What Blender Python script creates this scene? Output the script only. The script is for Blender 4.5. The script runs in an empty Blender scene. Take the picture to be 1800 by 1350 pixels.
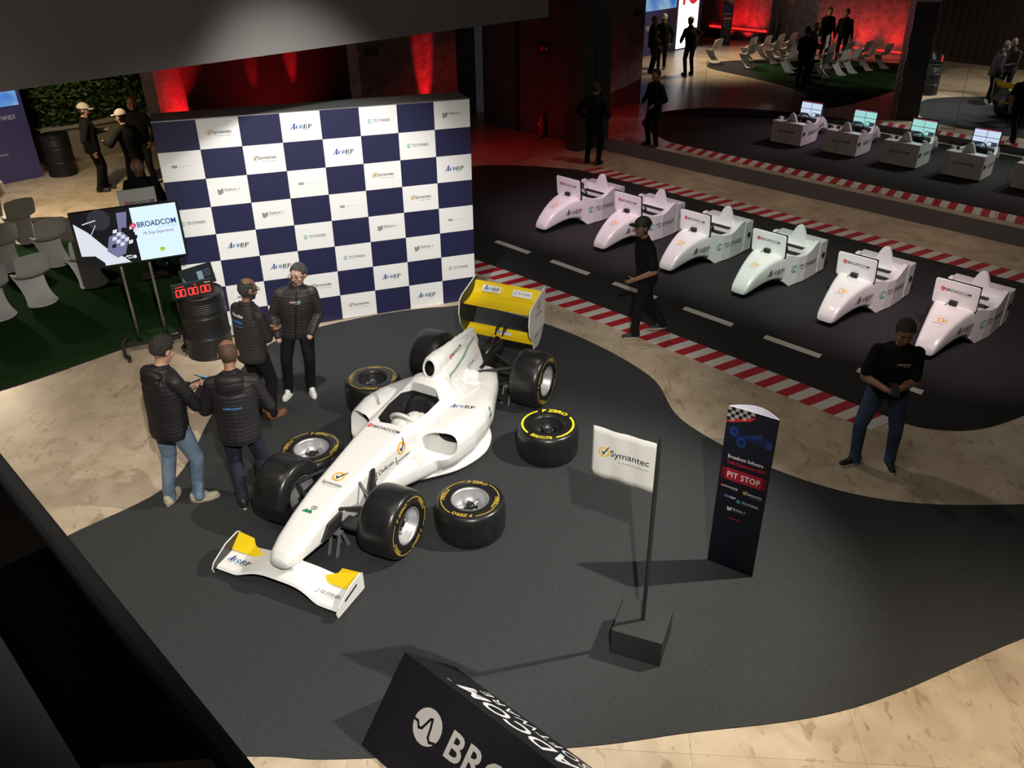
import bpy, bmesh, math, random
from mathutils import Vector, Matrix, Euler
from mathutils.bvhtree import BVHTree
random.seed(7)
S = bpy.context.scene
COL = S.collection
PI = math.pi

# ------------------------------------------------------------------ camera
RC = ((0.938165, -0.346038, -0.010153), (0.181527, 0.466753, 0.865557), (-0.294777, -0.813879, 0.500707))
CP = Vector((0.542763, -11.109562, 5.230166))
FPX = 1481.58                       # focal length in pixels of the 1800 px wide photograph
cd = bpy.data.cameras.new('camera')
cd.sensor_width = 36
cd.lens = FPX / 1800 * 36
cd.clip_start = 0.02
cd.clip_end = 200
cam = bpy.data.objects.new('camera', cd)
COL.objects.link(cam)
cam.matrix_world = Matrix(((RC[0][0], RC[1][0], RC[2][0], CP.x), (RC[0][1], RC[1][1], RC[2][1], CP.y),
                           (RC[0][2], RC[1][2], RC[2][2], CP.z), (0, 0, 0, 1)))
S.camera = cam

# ------------------------------------------------------------------ world, lights, exposure
S.view_settings.view_transform = 'Standard'
S.view_settings.look = 'None'
S.view_settings.exposure = 0.0
S.view_settings.gamma = 1.0
S.view_settings.use_curve_mapping = False
W = bpy.data.worlds.new('hall_air')
S.world = W
W.use_nodes = True
W.node_tree.nodes['Background'].inputs[0].default_value = (0.75, 0.75, 0.8, 1)
W.node_tree.nodes['Background'].inputs[1].default_value = 0.02


def spot(name, loc, target, power, color=(1, 1, 1), angle=60, blend=0.4, radius=0.06):
    l = bpy.data.lights.new(name, 'SPOT')
    l.energy = power
    l.color = color
    l.spot_size = math.radians(angle)
    l.spot_blend = blend
    l.shadow_soft_size = radius
    o = bpy.data.objects.new(name, l)
    COL.objects.link(o)
    o.location = loc
    d = Vector(target) - Vector(loc)
    o.rotation_euler = d.to_track_quat('-Z', 'Y').to_euler()
    return o


# architecture frame: a = towards the mirror wall, b = along it towards the viewer
E1 = Vector((0.911, 0.412, 0)).normalized()
E2 = Vector((0.412, -0.911, 0)).normalized()
ORG = Vector((11.744, 1.992, 0))


def AB(a, b, z=0.0):
    return ORG + E1 * a + E2 * b + Vector((0, 0, z))


WARM = (1.0, 0.90, 0.76)
al = bpy.data.lights.new('hall_fill_light', 'AREA')  # soft overhead fill, added to lift the ambient and even out the bulkhead
al.energy = 170
al.color = (1.0, 0.93, 0.86)
al.shape = 'SQUARE'
al.size = 6.0
ao = bpy.data.objects.new('hall_fill_light', al)
COL.objects.link(ao)
ao.location = (1.0, -7.5, 9.0)
spot('front_spot', (0.9, -11.9, 7.0), (1.5, -3.6, 0.4), 3000, (1, 0.96, 0.88), 48, 0.5, 0.05)
spot('side_spot', (7.6, -7.4, 6.6), (2.5, -5.7, 0.2), 3000, (1, 0.95, 0.86), 46, 0.7, 0.05)
spot('back_spot', (2.0, -0.05, 4.5), (2.4, -4.6, 0.2), 1500, WARM, 88, 0.6, 0.05)
spot('backdrop_wash', (1.8, -3.3, 6.4), (2.0, 0, 0.8), 1500, (1, 0.97, 0.92), 48, 0.7, 0.15)
spot('entry_spot', (4.2, -10.4, 7.6), (4.8, -9.8, 0), 2500, (1, 0.83, 0.62), 52, 0.9, 0.15)
spot('aisle_spot', (-2.6, -4.6, 7.6), (-1.6, -2.4, 0), 560, (1, 0.85, 0.64), 60, 0.9, 0.15)
spot('lounge_spot', (-1.9, 6.4, 3.6), (-2.0, 6.9, 0), 520, (1, 0.80, 0.50), 95, 0.9, 0.1)
spot('hedge_fill_spot', (-1.6, 9.2, 3.6), (-1.7, 11.2, 1.6), 80, (1, 0.85, 0.45), 70, 0.9, 0.1)  # extra spot added to brighten the dark hedge
spot('lounge_spot_b', (-4.4, 7.0, 3.6), (-4.3, 4.9, 0), 620, (1, 0.80, 0.56), 105, 0.9, 0.1)
for b_, col_, pw in ((-2.7, (1, 0.70, 0.84), 760), (-1.2, (1, 0.74, 0.85), 700), (0.2, (0.95, 0.84, 0.86), 640), (1.5, (0.74, 1.0, 0.82), 700),
                     (2.9, (1, 0.76, 0.82), 780), (4.25, (1, 0.82, 0.80), 560)):
    spot('simulator_spot', AB(-7.6, b_ + 1.5, 5.4) if b_ > -1 else AB(-6.6, b_ + 1.5, 4.3), AB(-4.2, b_ + 0.05, 0.2), pw * (1.25 if b_ > -1 else 0.75), col_, 34 if b_ > -1 else 44, 1.0, 0.05)
for b_ in (-3.6, -1.2, 1.2, 3.6):
    spot('mirror_wall_spot', AB(-0.9, b_, 4.6), AB(-1.0, b_, 0), 110, (1, 0.80, 0.64), 70, 1.0, 0.1)
RED = (1.0, 0.012, 0.02)
spot('display_fill_spot', (-3.0, 7.4, 3.6), (-3.4, 9.4, 1.2), 130, (1, 0.92, 0.85), 80, 0.9, 0.1)  # added fill that raises the brightness of the display wall
spot('kerb_aisle_fill_spot', (4.4, -1.6, 7.6), (6.4, -4.4, 0), 270, (1, 0.88, 0.70), 64, 1.0, 0.15)  # added fill so the floor between carpet and kerb reads less dark
spot('rear_wall_glow', AB(-4.4, -10.6, 0.3), AB(-4.4, -12.6, 1.8), 60, RED, 100, 1.0, 0.1)
# red uplights standing on the floor against the walls
for p, t, pw, an in ((AB(-3.12, -7.8, 0.06), AB(-3.12, -8.2, 2.0), 700, 17), (AB(-3.85, -12.2, 0.06), AB(-3.85, -12.6, 1.9), 620, 14),
                     (AB(-4.95, -12.2, 0.06), AB(-4.95, -12.6, 1.9), 260, 14), (AB(-7.1, -11.6, 0.08), AB(-7.2, -12.3, 2.2), 420, 60),
                     (AB(-1.6, -8.4, 0.10), AB(-1.95, -8.4, 2.2), 150, 50), (AB(-1.6, -7.6, 0.15), AB(0, -7.6, 1.4), 10, 110)):
    spot('red_uplight', p, t, pw, RED, an, 0.7, 0.05)
for b_, pw in ((-13.2, 110), (-12.3, 130), (-8.8, 70), (-7.6, 110), (-6.4, 110)):
    spot('red_uplight', AB(-16.8, b_, 0.15), AB(-17.6, b_, 0.9), pw, RED, 80, 0.9, 0.08)
spot('red_floor_glow', AB(-2.2, -7.0, 3.6), AB(-2.6, -6.6, 0), 70, RED, 110, 1.0, 0.1)


def G(u, v, z=0.0):
    """photo pixel -> point at height z"""
    x, y = (u - 900) / FPX, (675 - v) / FPX
    d = Vector([RC[0][i] * x + RC[1][i] * y - RC[2][i] for i in range(3)])
    return CP + d * ((z - CP.z) / d.z)


# ------------------------------------------------------------------ materials
MATS = {}


def mat(name, col, rough=0.5, metal=0.0, emit=0.0, noise=None, bump=None, spec=0.5, coat=0.0, ecol=None):
    """noise=(scale, amount, detail): colour variation; bump=(scale, strength)"""
    if name in MATS:
        return MATS[name]
    m = bpy.data.materials.new(name)
    m.use_nodes = True
    nt = m.node_tree
    b = nt.nodes['Principled BSDF']
    b.inputs['Base Color'].default_value = (*col, 1)
    b.inputs['Roughness'].default_value = rough
    b.inputs['Metallic'].default_value = metal
    b.inputs['Specular IOR Level'].default_value = spec
    b.inputs['Coat Weight'].default_value = coat
    if emit:
        b.inputs['Emission Color'].default_value = (*(ecol or col), 1)
        b.inputs['Emission Strength'].default_value = emit
    if noise or bump:
        tc = nt.nodes.new('ShaderNodeTexCoord')
    if noise:
        n = nt.nodes.new('ShaderNodeTexNoise')
        n.inputs['Scale'].default_value = noise[0]
        n.inputs['Detail'].default_value = noise[2] if len(noise) > 2 else 4
        nt.links.new(tc.outputs['Object'], n.inputs['Vector'])
        r = nt.nodes.new('ShaderNodeMapRange')
        r.inputs['From Min'].default_value = 0.3
        r.inputs['From Max'].default_value = 0.7
        r.inputs['To Min'].default_value = 1 - noise[1]
        r.inputs['To Max'].default_value = 1 + noise[1]
        nt.links.new(n.outputs['Fac'], r.inputs['Value'])
        mx = nt.nodes.new('ShaderNodeVectorMath')
        mx.operation = 'SCALE'
        mx.inputs[0].default_value = col
        nt.links.new(r.outputs['Result'], mx.inputs['Scale'])
        nt.links.new(mx.outputs['Vector'], b.inputs['Base Color'])
    if bump:
        n2 = nt.nodes.new('ShaderNodeTexNoise')
        n2.inputs['Scale'].default_value = bump[0]
        n2.inputs['Detail'].default_value = 3
        nt.links.new(tc.outputs['Object'], n2.inputs['Vector'])
        bp = nt.nodes.new('ShaderNodeBump')
        bp.inputs['Strength'].default_value = bump[1]
        bp.inputs['Distance'].default_value = 0.02
        nt.links.new(n2.outputs['Fac'], bp.inputs['Height'])
        nt.links.new(bp.outputs['Normal'], b.inputs['Normal'])
    MATS[name] = m
    return m


def stone_mat():
    m = bpy.data.materials.new('beige_stone')
    m.use_nodes = True
    nt = m.node_tree
    b = nt.nodes['Principled BSDF']
    tc = nt.nodes.new('ShaderNodeTexCoord')
    mp = nt.nodes.new('ShaderNodeMapping')
    mp.inputs['Rotation'].default_value = (0, 0, math.radians(24.3))
    nt.links.new(tc.outputs['Object'], mp.inputs['Vector'])

    def noise(sc, det, dist=0.0, vec=None):
        n = nt.nodes.new('ShaderNodeTexNoise')
        n.inputs['Scale'].default_value = sc
        n.inputs['Detail'].default_value = det
        n.inputs['Distortion'].default_value = dist
        nt.links.new(vec or mp.outputs['Vector'], n.inputs['Vector'])
        return n.outputs['Fac']

    def ramp(f, stops):
        r = nt.nodes.new('ShaderNodeValToRGB')
        el = r.color_ramp.elements
        el[0].position, el[0].color = stops[0][0], (*stops[0][1], 1)
        el[1].position, el[1].color = stops[-1][0], (*stops[-1][1], 1)
        for p, c in stops[1:-1]:
            e = el.new(p)
            e.color = (*c, 1)
        nt.links.new(f, r.inputs['Fac'])
        return r.outputs['Color']

    def mul(a, c, fac=1.0):
        x = nt.nodes.new('ShaderNodeMix')
        x.data_type = 'RGBA'
        x.blend_type = 'MULTIPLY'
        x.inputs['Factor'].default_value = fac
        nt.links.new(a, x.inputs['A'])
        nt.links.new(c, x.inputs['B'])
        return x.outputs['Result']
    sq = nt.nodes.new('ShaderNodeMapping')
    sq.inputs['Scale'].default_value = (1, 0.45, 1)
    nt.links.new(mp.outputs['Vector'], sq.inputs['Vector'])
    base = ramp(noise(2.2, 6, 0.8), [(0.30, (0.42, 0.33, 0.235)), (0.5, (0.53, 0.43, 0.315)), (0.72, (0.62, 0.52, 0.40))])
    veins = ramp(noise(9, 5, 1.4, sq.outputs['Vector']), [(0.33, (0.70, 0.66, 0.60)), (0.42, (1, 1, 1)), (1.0, (1, 1, 1))])
    pits = ramp(noise(26, 3, 0.3, sq.outputs['Vector']), [(0.28, (0.55, 0.5, 0.45)), (0.34, (1, 1, 1)), (1.0, (1, 1, 1))])
    br = nt.nodes.new('ShaderNodeTexBrick')
    br.offset = 0.0
    br.inputs['Color1'].default_value = (1, 1, 1, 1)
    br.inputs['Color2'].default_value = (0.90, 0.89, 0.87, 1)
    br.inputs['Mortar'].default_value = (0.74, 0.71, 0.66, 1)
    br.inputs['Scale'].default_value = 1
    br.inputs['Mortar Size'].default_value = 0.004
    br.inputs['Brick Width'].default_value = 1.2
    br.inputs['Row Height'].default_value = 1.2
    nt.links.new(mp.outputs['Vector'], br.inputs['Vector'])
    c = mul(mul(mul(base, veins, 0.9), pits, 0.7), br.outputs['Color'])
    nt.links.new(c, b.inputs['Base Color'])
    b.inputs['Roughness'].default_value = 0.33
    b.inputs['Specular IOR Level'].default_value = 0.4
    return m


def quilt_mat(name, col):
    """padded jacket fabric with soft horizontal quilting lines"""
    m = bpy.data.materials.new(name)
    m.use_nodes = True
    nt = m.node_tree
    b = nt.nodes['Principled BSDF']
    b.inputs['Base Color'].default_value = (*col, 1)
    b.inputs['Roughness'].default_value = 0.55
    b.inputs['Specular IOR Level'].default_value = 0.35
    tc = nt.nodes.new('ShaderNodeTexCoord')
    n = nt.nodes.new('ShaderNodeTexNoise')
    n.inputs['Scale'].default_value = 14
    n.inputs['Detail'].default_value = 3
    nt.links.new(tc.outputs['Object'], n.inputs['Vector'])
    w = nt.nodes.new('ShaderNodeTexWave')
    w.bands_direction = 'Z'
    w.inputs['Scale'].default_value = 8.0
    w.inputs['Distortion'].default_value = 3.0
    w.inputs['Detail'].default_value = 2
    nt.links.new(tc.outputs['Object'], w.inputs['Vector'])
    mx = nt.nodes.new('ShaderNodeMath')
    mx.operation = 'MULTIPLY_ADD'
    mx.inputs[1].default_value = 0.28
    nt.links.new(w.outputs['Fac'], mx.inputs[0])
    nt.links.new(n.outputs['Fac'], mx.inputs[2])
    bp = nt.nodes.new('ShaderNodeBump')
    bp.inputs['Strength'].default_value = 0.5
    bp.inputs['Distance'].default_value = 0.012
    nt.links.new(mx.outputs[0], bp.inputs['Height'])
    nt.links.new(bp.outputs['Normal'], b.inputs['Normal'])
    MATS[name] = m
    return m


STONE = stone_mat()
CARPET = mat('dark_grey_carpet', (0.040, 0.0425, 0.044), 0.95, noise=(160, 0.35, 2), bump=(300, 0.35), spec=0.1)
TRACK = mat('black_track_carpet', (0.032, 0.031, 0.032), 0.95, noise=(120, 0.3, 2), bump=(300, 0.3), spec=0.1)
GREEN = mat('green_turf', (0.012, 0.046, 0.010), 0.95, noise=(90, 0.4, 2), bump=(250, 0.6), spec=0.1)
KRED = mat('kerb_red', (0.42, 0.012, 0.022), 0.6)
KWHITE = mat('kerb_white', (0.62, 0.60, 0.56), 0.6)
LINE = mat('line_white', (0.70, 0.68, 0.60), 0.6)
WHITE = mat('white_gloss', (0.80, 0.79, 0.77), 0.22, coat=0.4)
PANELW = mat('panel_white', (0.84, 0.84, 0.83), 0.45)
NAVY = mat('panel_navy', (0.016, 0.017, 0.062), 0.45)
SILVER = mat('brushed_silver', (0.62, 0.62, 0.60), 0.32, 0.9)
ALU = mat('rim_alloy', (0.50, 0.50, 0.51), 0.42, 0.65)
STEEL = mat('stand_steel', (0.42, 0.40, 0.37), 0.38, 0.85)
GREYM = mat('grey_paint', (0.26, 0.27, 0.28), 0.45, 0.3)
BLACK = mat('black_matte', (0.012, 0.012, 0.013), 0.55)
BLACKG = mat('black_satin', (0.016, 0.016, 0.017), 0.3)
RUBBER = mat('tyre_rubber', (0.014, 0.014, 0.014), 0.30, noise=(14, 0.25, 3))
CARBON = mat('carbon_black', (0.02, 0.021, 0.022), 0.4)
YELLOW = mat('wing_yellow', (0.82, 0.58, 0.004), 0.5)
TYGOLD = mat('tyre_gold', (0.52, 0.36, 0.05), 0.5)
TYYEL = mat('tyre_yellow', (0.86, 0.72, 0.02), 0.5)
INK = mat('ink_black', (0.02, 0.02, 0.022), 0.6)
INKGREY = mat('ink_grey', (0.20, 0.20, 0.22), 0.6)
INKPALE = mat('ink_pale', (0.52, 0.52, 0.52), 0.6)
INKRED = mat('ink_red', (0.65, 0.02, 0.03), 0.5)
INKBLUE = mat('ink_blue', (0.02, 0.07, 0.38), 0.5)
INKTEAL = mat('ink_teal', (0.12, 0.42, 0.45), 0.5)
INKGOLD = mat('ink_gold', (0.78, 0.42, 0.02), 0.5)
INKGREEN = mat('ink_green', (0.02, 0.22, 0.09), 0.5)
INKWHITE = mat('ink_white', (0.80, 0.80, 0.80), 0.5)
INKSKY = mat('ink_sky', (0.05, 0.22, 0.60), 0.5)
WALLM = mat('dark_wall', (0.10, 0.092, 0.092), 0.75, noise=(3, 0.12))
WALLR = mat('stone_wall', (0.30, 0.25, 0.24), 0.85, noise=(5, 0.35, 6), bump=(12, 0.5))
WOOD = mat('dark_wood_wall', (0.055, 0.035, 0.026), 0.6, noise=(8, 0.3))
SOFF = mat('soffit_plaster', (0.135, 0.125, 0.12), 0.8, noise=(0.6, 0.06))
PLINTH = mat('plinth_grey', (0.17, 0.16, 0.17), 0.6)
TEAL = mat('door_teal', (0.07, 0.10, 0.105), 0.5)
SKIN = mat('skin_light', (0.50, 0.29, 0.20), 0.5)
SKINB = mat('skin_tan', (0.30, 0.15, 0.09), 0.5)
SKINP = mat('skin_pink', (0.55, 0.33, 0.25), 0.5)
LIP = mat('lip_tone', (0.30, 0.10, 0.08), 0.5)
HAIRD = mat('hair_dark', (0.026, 0.020, 0.016), 0.7, noise=(50, 0.6, 4), bump=(90, 1.0))
HAIRG = mat('hair_grey', (0.055, 0.052, 0.050), 0.7, noise=(50, 0.6, 4), bump=(90, 1.0))
JACK = quilt_mat('jacket_quilted', (0.014, 0.013, 0.014))
JACKB = quilt_mat('jacket_brownblack', (0.034, 0.029, 0.030))
PLAIN = mat('cloth_black', (0.006, 0.006, 0.007), 0.9, bump=(30, 0.3), spec=0.2)
TROUS = mat('trousers_black', (0.008, 0.008, 0.009), 0.9, bump=(18, 0.4), spec=0.2)
NAVYT = mat('trousers_navy', (0.014, 0.018, 0.032), 0.8, bump=(18, 0.4))
JEANS = mat('jeans_blue', (0.15, 0.21, 0.29), 0.8, noise=(6, 0.3), bump=(18, 0.5))
JEANSD = mat('jeans_dark', (0.035, 0.065, 0.13), 0.8, noise=(4, 0.5), bump=(18, 0.5))
SHOEW = mat('shoe_white', (0.70, 0.68, 0.64), 0.5)
SHOEB = mat('shoe_beige', (0.46, 0.40, 0.29), 0.6)
SHOEK = mat('shoe_black', (0.02, 0.02, 0.02), 0.5)
SHOEBR = mat('shoe_brown', (0.16, 0.07, 0.035), 0.5)
CAPW = mat('cap_beige', (0.56, 0.49, 0.40), 0.8)
CHAIRW = mat('chair_white', (0.66, 0.64, 0.62), 0.35)
FLAGW = mat('flag_white', (0.62, 0.61, 0.58), 0.8)


def glow(name, col, strength):
    return mat(name, (0.0, 0.0, 0.0), 0.4, emit=strength, ecol=col)


def mirror_mat():
    m = bpy.data.materials.new('mirror_glass')
    m.use_nodes = True
    b = m.node_tree.nodes['Principled BSDF']
    b.inputs['Base Color'].default_value = (0.80, 0.80, 0.80, 1)
    b.inputs['Metallic'].default_value = 1
    b.inputs['Roughness'].default_value = 0.0
    return m


def smoked_glass():
    m = bpy.data.materials.new('smoked_glass')
    m.use_nodes = True
    nt = m.node_tree
    out = nt.nodes['Material Output']
    t = nt.nodes.new('ShaderNodeBsdfTransparent')
    t.inputs[0].default_value = (0.09, 0.09, 0.10, 1)
    g = nt.nodes.new('ShaderNodeBsdfGlossy')
    g.inputs['Roughness'].default_value = 0.02
    mx = nt.nodes.new('ShaderNodeMixShader')
    mx.inputs[0].default_value = 0.03
    nt.links.new(t.outputs[0], mx.inputs[1])
    nt.links.new(g.outputs[0], mx.inputs[2])
    nt.links.new(mx.outputs[0], out.inputs['Surface'])
    return m


# ------------------------------------------------------------------ mesh helpers
class MB:
    def __init__(self):
        self.v, self.f, self.m = [], [], []
        self.cur = 0

    def add(self, vs, fs, mi=None):
        n = len(self.v)
        self.v += [tuple(x) for x in vs]
        self.f += [tuple(i + n for i in f) for f in fs]
        self.m += [self.cur if mi is None else mi] * len(fs)

    def box(self, lo, hi, mi=None, M=None, bev=0.0):
        x0, y0, z0 = lo
        x1, y1, z1 = hi
        vs = [Vector(p) for p in ((x0, y0, z0), (x1, y0, z0), (x1, y1, z0), (x0, y1, z0),
                                  (x0, y0, z1), (x1, y0, z1), (x1, y1, z1), (x0, y1, z1))]
        if M:
            vs = [M @ p for p in vs]
        self.add(vs, ((3, 2, 1, 0), (4, 5, 6, 7), (0, 1, 5, 4), (1, 2, 6, 5), (2, 3, 7, 6), (3, 0, 4, 7)), mi)

    def rings(self, rs, mi=None, cap=True, closed=False):
        """loft between equally long closed rings"""
        n = len(rs[0])
        k = len(self.v)
        fs = []
        rr = len(rs)
        for i in range(rr if closed else rr - 1):
            j = (i + 1) % rr
            for a in range(n):
                b = (a + 1) % n
                fs.append((i * n + a, i * n + b, j * n + b, j * n + a))
        if cap and not closed:
            fs.append(tuple(range(n - 1, -1, -1)))
            fs.append(tuple((rr - 1) * n + a for a in range(n)))
        self.add([p for r in rs for p in r], fs, mi)

    def tube(self, pts, r, seg=10, mi=None, closed=False):
        pts = [Vector(p) for p in pts]
        n = len(pts)
        rs = []
        up = None
        for i, p in enumerate(pts):
            a = pts[i - 1] if (i > 0 or closed) else p
            b = pts[(i + 1) % n] if (i < n - 1 or closed) else p
            d = (b - a).normalized()
            if up is None:
                up = Vector((0, 0, 1)) if abs(d.z) < 0.9 else Vector((1, 0, 0))
            x = d.cross(up).normalized()
            y = x.cross(d).normalized()
            up = y
            rad = r[i] if isinstance(r, (list, tuple)) else r
            rs.append([p + x * (rad * math.cos(2 * PI * k / seg)) + y * (rad * math.sin(2 * PI * k / seg)) for k in range(seg)])
        self.rings(rs, mi, True, closed)

    def lathe(self, prof, seg=48, axis='z', mi=None, M=None, mis=None):
        """prof: list of (r, h); revolved about the axis"""
        vs, fs, ms = [], [], []
        for r, h in prof:
            for k in range(seg):
                a = 2 * PI * k / seg
                p = Vector((r * math.cos(a), r * math.sin(a), h))
                vs.append(M @ p if M else p)
        for i in range(len(prof) - 1):
            for k in range(seg):
                j = (k + 1) % seg
                fs.append((i * seg + k, i * seg + j, (i + 1) * seg + j, (i + 1) * seg + k))
                ms.append(mis[i] if mis else (self.cur if mi is None else mi))
        n = len(self.v)
        self.v += [tuple(p) for p in vs]
        self.f += [tuple(i + n for i in f) for f in fs]
        self.m += ms

    def prism(self, poly, n, mi=None):
        """poly: 3D points of a planar outline; n: extrusion vector"""
        n = Vector(n)
        k = len(poly)
        vs = [Vector(p) for p in poly] + [Vector(p) + n for p in poly]
        fs = [tuple(range(k - 1, -1, -1)), tuple(range(k, 2 * k))]
        fs += [(i, (i + 1) % k, k + (i + 1) % k, k + i) for i in range(k)]
        self.add(vs, fs, mi)

    def rc(self, p0, r0, p1, r1, mi=None, seg=12, sx=1.0):
        """tapered capsule"""
        p0, p1 = Vector(p0), Vector(p1)
        d = p1 - p0
        L = d.length
        if L < 1e-6:
            d = Vector((0, 0, 1))
        d = d.normalized()
        up = Vector((0, 0, 1)) if abs(d.z) < 0.9 else Vector((1, 0, 0))
        x = d.cross(up).normalized()
        y = x.cross(d)
        rs = []
        for q in (-0.99, -0.7, -0.35, 0):
            rr = r0 * math.sqrt(1 - q * q)
            rs.append([p0 + d * (q * r0) + x * (rr * math.cos(2 * PI * k / seg)) + y * (rr * math.sin(2 * PI * k / seg)) for k in range(seg)])
        for q in (0, 0.35, 0.7, 0.99):
            rr = r1 * math.sqrt(1 - q * q)
            rs.append([p1 + d * (q * r1) + x * (rr * math.cos(2 * PI * k / seg)) + y * (rr * math.sin(2 * PI * k / seg)) for k in range(seg)])
        self.rings(rs, mi)

    def ell(self, c, r, mi=None, M=None, nu=16, nv=10):
        c = Vector(c)
        rs = []
        for i in range(nv + 1):
            th = PI * (0.01 + 0.98 * i / nv)
            ring = []
            for k in range(nu):
                p = Vector((r[0] * math.sin(th) * math.cos(2 * PI * k / nu), r[1] * math.sin(th) * math.sin(2 * PI * k / nu), -r[2] * math.cos(th)))
                ring.append(c + (M @ p if M else p))
            rs.append(ring)
        self.rings(rs, mi)

    def mesh(self, name, mats, smooth=False):
        me = bpy.data.meshes.new(name)
        me.from_pydata(self.v, [], self.f)
        for m in mats:
            me.materials.append(m)
        if len(mats) > 1:
            me.polygons.foreach_set('material_index', self.m)
        if smooth:
            me.polygons.foreach_set('use_smooth', [True] * len(me.polygons))
        me.update()
        return me

    def build(self, name, mats, parent=None, smooth=False, M=None, autos=False):
        if not isinstance(mats, (list, tuple)):
            mats = [mats]
        return link(name, self.mesh(name, mats, smooth), parent, M, autos)


def link(name, me, parent=None, M=None, autos=False):
    o = bpy.data.objects.new(name, me)
    COL.objects.link(o)
    if parent is not None:
        o.parent = parent
    if M is not None:
        o.matrix_local = M
    if autos:
        md = o.modifiers.new('edges', 'EDGE_SPLIT')
        md.split_angle = math.radians(35)
    return o


def tag(o, label=None, cat=None, group=None, kind=None):
    if label:
        o['label'] = label
    if cat:
        o['category'] = cat
    if group:
        o['group'] = group
    if kind:
        o['kind'] = kind
    return o


def thing(name, label, cat, loc=(0, 0, 0), rz=0.0, group=None):
    o = bpy.data.objects.new(name, None)
    o.empty_display_size = 0.1
    COL.objects.link(o)
    o.location = loc
    o.rotation_euler = (0, 0, rz)
    return tag(o, label, cat, group)


def copy_tree(o, parent=None):
    c = o.copy()
    COL.objects.link(c)
    c.parent = parent
    for ch in o.children:
        copy_tree(ch, c)
    return c


def frame(o, x, y):
    x = Vector(x).normalized()
    y = Vector(y)
    z = x.cross(y).normalized()
    y = z.cross(x)
    o = Vector(o)
    return Matrix(((x.x, y.x, z.x, o.x), (x.y, y.y, z.y, o.y), (x.z, y.z, z.z, o.z), (0, 0, 0, 1)))


# ------------------------------------------------------------------ lettering
_tc = {}


def text_geo(s, bold=0.0, shear=0.0, spacing=1.0):
    key = (s, bold, shear, spacing)
    if key in _tc:
        return _tc[key]
    cu = bpy.data.curves.new('lettering', 'FONT')
    cu.body = s
    cu.size = 1.0
    cu.offset = bold
    cu.shear = shear
    cu.space_character = spacing
    cu.resolution_u = 3
    ob = bpy.data.objects.new('lettering', cu)
    COL.objects.link(ob)
    dg = bpy.context.evaluated_depsgraph_get()
    me = ob.evaluated_get(dg).to_mesh()
    vs = [(v.co.x, v.co.y) for v in me.vertices]
    fs = [tuple(p.vertices) for p in me.polygons]
    bpy.data.objects.remove(ob)
    bpy.data.curves.remove(cu)
    if vs:
        x0 = min(v[0] for v in vs)
        vs = [(v[0] - x0, v[1]) for v in vs]
    w = max([v[0] for v in vs] or [0])
    _tc[key] = (vs, fs, w)
    return _tc[key]


class Art(MB):
    """flat print in the XY plane, y up, facing +Z"""

    def __init__(self):
        super().__init__()
        self.mats = []

    def mi(self, m):
        if m not in self.mats:
            self.mats.append(m)
        return self.mats.index(m)

    def text(self, s, x, y, h, m, bold=0.0, shear=0.0, width=None, align='l', spacing=1.0, z=0.0, rot=0.0):
        """h: cap height; width: squeeze to this width"""
        vs, fs, w = text_geo(s, bold, shear, spacing)
        k = h / 0.69
        kx = k if width is None else width / max(w, 1e-6)
        dx = -w * kx * (0.5 if align == 'c' else 1.0 if align == 'r' else 0)
        c, si = math.cos(rot), math.sin(rot)
        self.add([(x + (a * kx + dx) * c - b * k * si, y + (a * kx + dx) * si + b * k * c, z) for a, b in vs], fs, self.mi(m))
        return w * kx

    def poly(self, pts, m, z=0.0):
        self.add([(p[0], p[1], z) for p in pts], [tuple(range(len(pts)))], self.mi(m))

    def rect(self, x0, y0, x1, y1, m, z=0.0):
        self.poly([(x0, y0), (x1, y0), (x1, y1), (x0, y1)], m, z)

    def disc(self, x, y, r, m, z=0.0, seg=24, ry=None):
        self.poly([(x + r * math.cos(2 * PI * k / seg), y + (ry or r) * math.sin(2 * PI * k / seg)) for k in range(seg)], m, z)

    def ring(self, x, y, r0, r1, m, a0=0, a1=360, z=0.0, seg=28):
        n = max(3, int(seg * abs(a1 - a0) / 360))
        vs, fs = [], []
        for k in range(n + 1):
            a = math.radians(a0 + (a1 - a0) * k / n)
            vs += [(x + r0 * math.cos(a), y + r0 * math.sin(a), z), (x + r1 * math.cos(a), y + r1 * math.sin(a), z)]
        for k in range(n):
            fs.append((2 * k, 2 * k + 1, 2 * k + 3, 2 * k + 2))
        self.add(vs, fs, self.mi(m))

    def line(self, pts, w, m, z=0.0):
        for (x0, y0), (x1, y1) in zip(pts[:-1], pts[1:]):
            d = math.hypot(x1 - x0, y1 - y0) or 1
            nx, ny = -(y1 - y0) / d * w / 2, (x1 - x0) / d * w / 2
            ex, ey = (x1 - x0) / d * w * 0.3, (y1 - y0) / d * w * 0.3
            self.poly([(x0 - nx - ex, y0 - ny - ey), (x1 - nx + ex, y1 - ny + ey), (x1 + nx + ex, y1 + ny + ey), (x0 + nx - ex, y0 + ny - ey)], m, z)

    def dashes(self, x, y, w, h, m, n=9, z=0.0):
        random.seed(n)
        for k in range(n):
            x0 = x + w * k / n
            hh = h * random.choice((0.7, 0.7, 1.0))
            self.rect(x0, y, x0 + w / n * 0.68, y + hh, m, z)

    def done(self, name='print'):
        return self.mesh(name, self.mats)


def lg_check(a, x, y, r, ring=None, tick=None):
    a.ring(x, y, r * 0.74, r, ring or INKGOLD)
    tk = tick or INK
    a.poly([(x - r * .45, y + r * .12), (x - r * .25, y + r * .22), (x - r * .08, y - r * .12), (x + r * .75, y + r * 1.15), (x + r * 1.05, y + r * 1.3), (x - r * .02, y - r * .55), (x - r * .14, y - r * .55)], tk, 0.0006)


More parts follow.
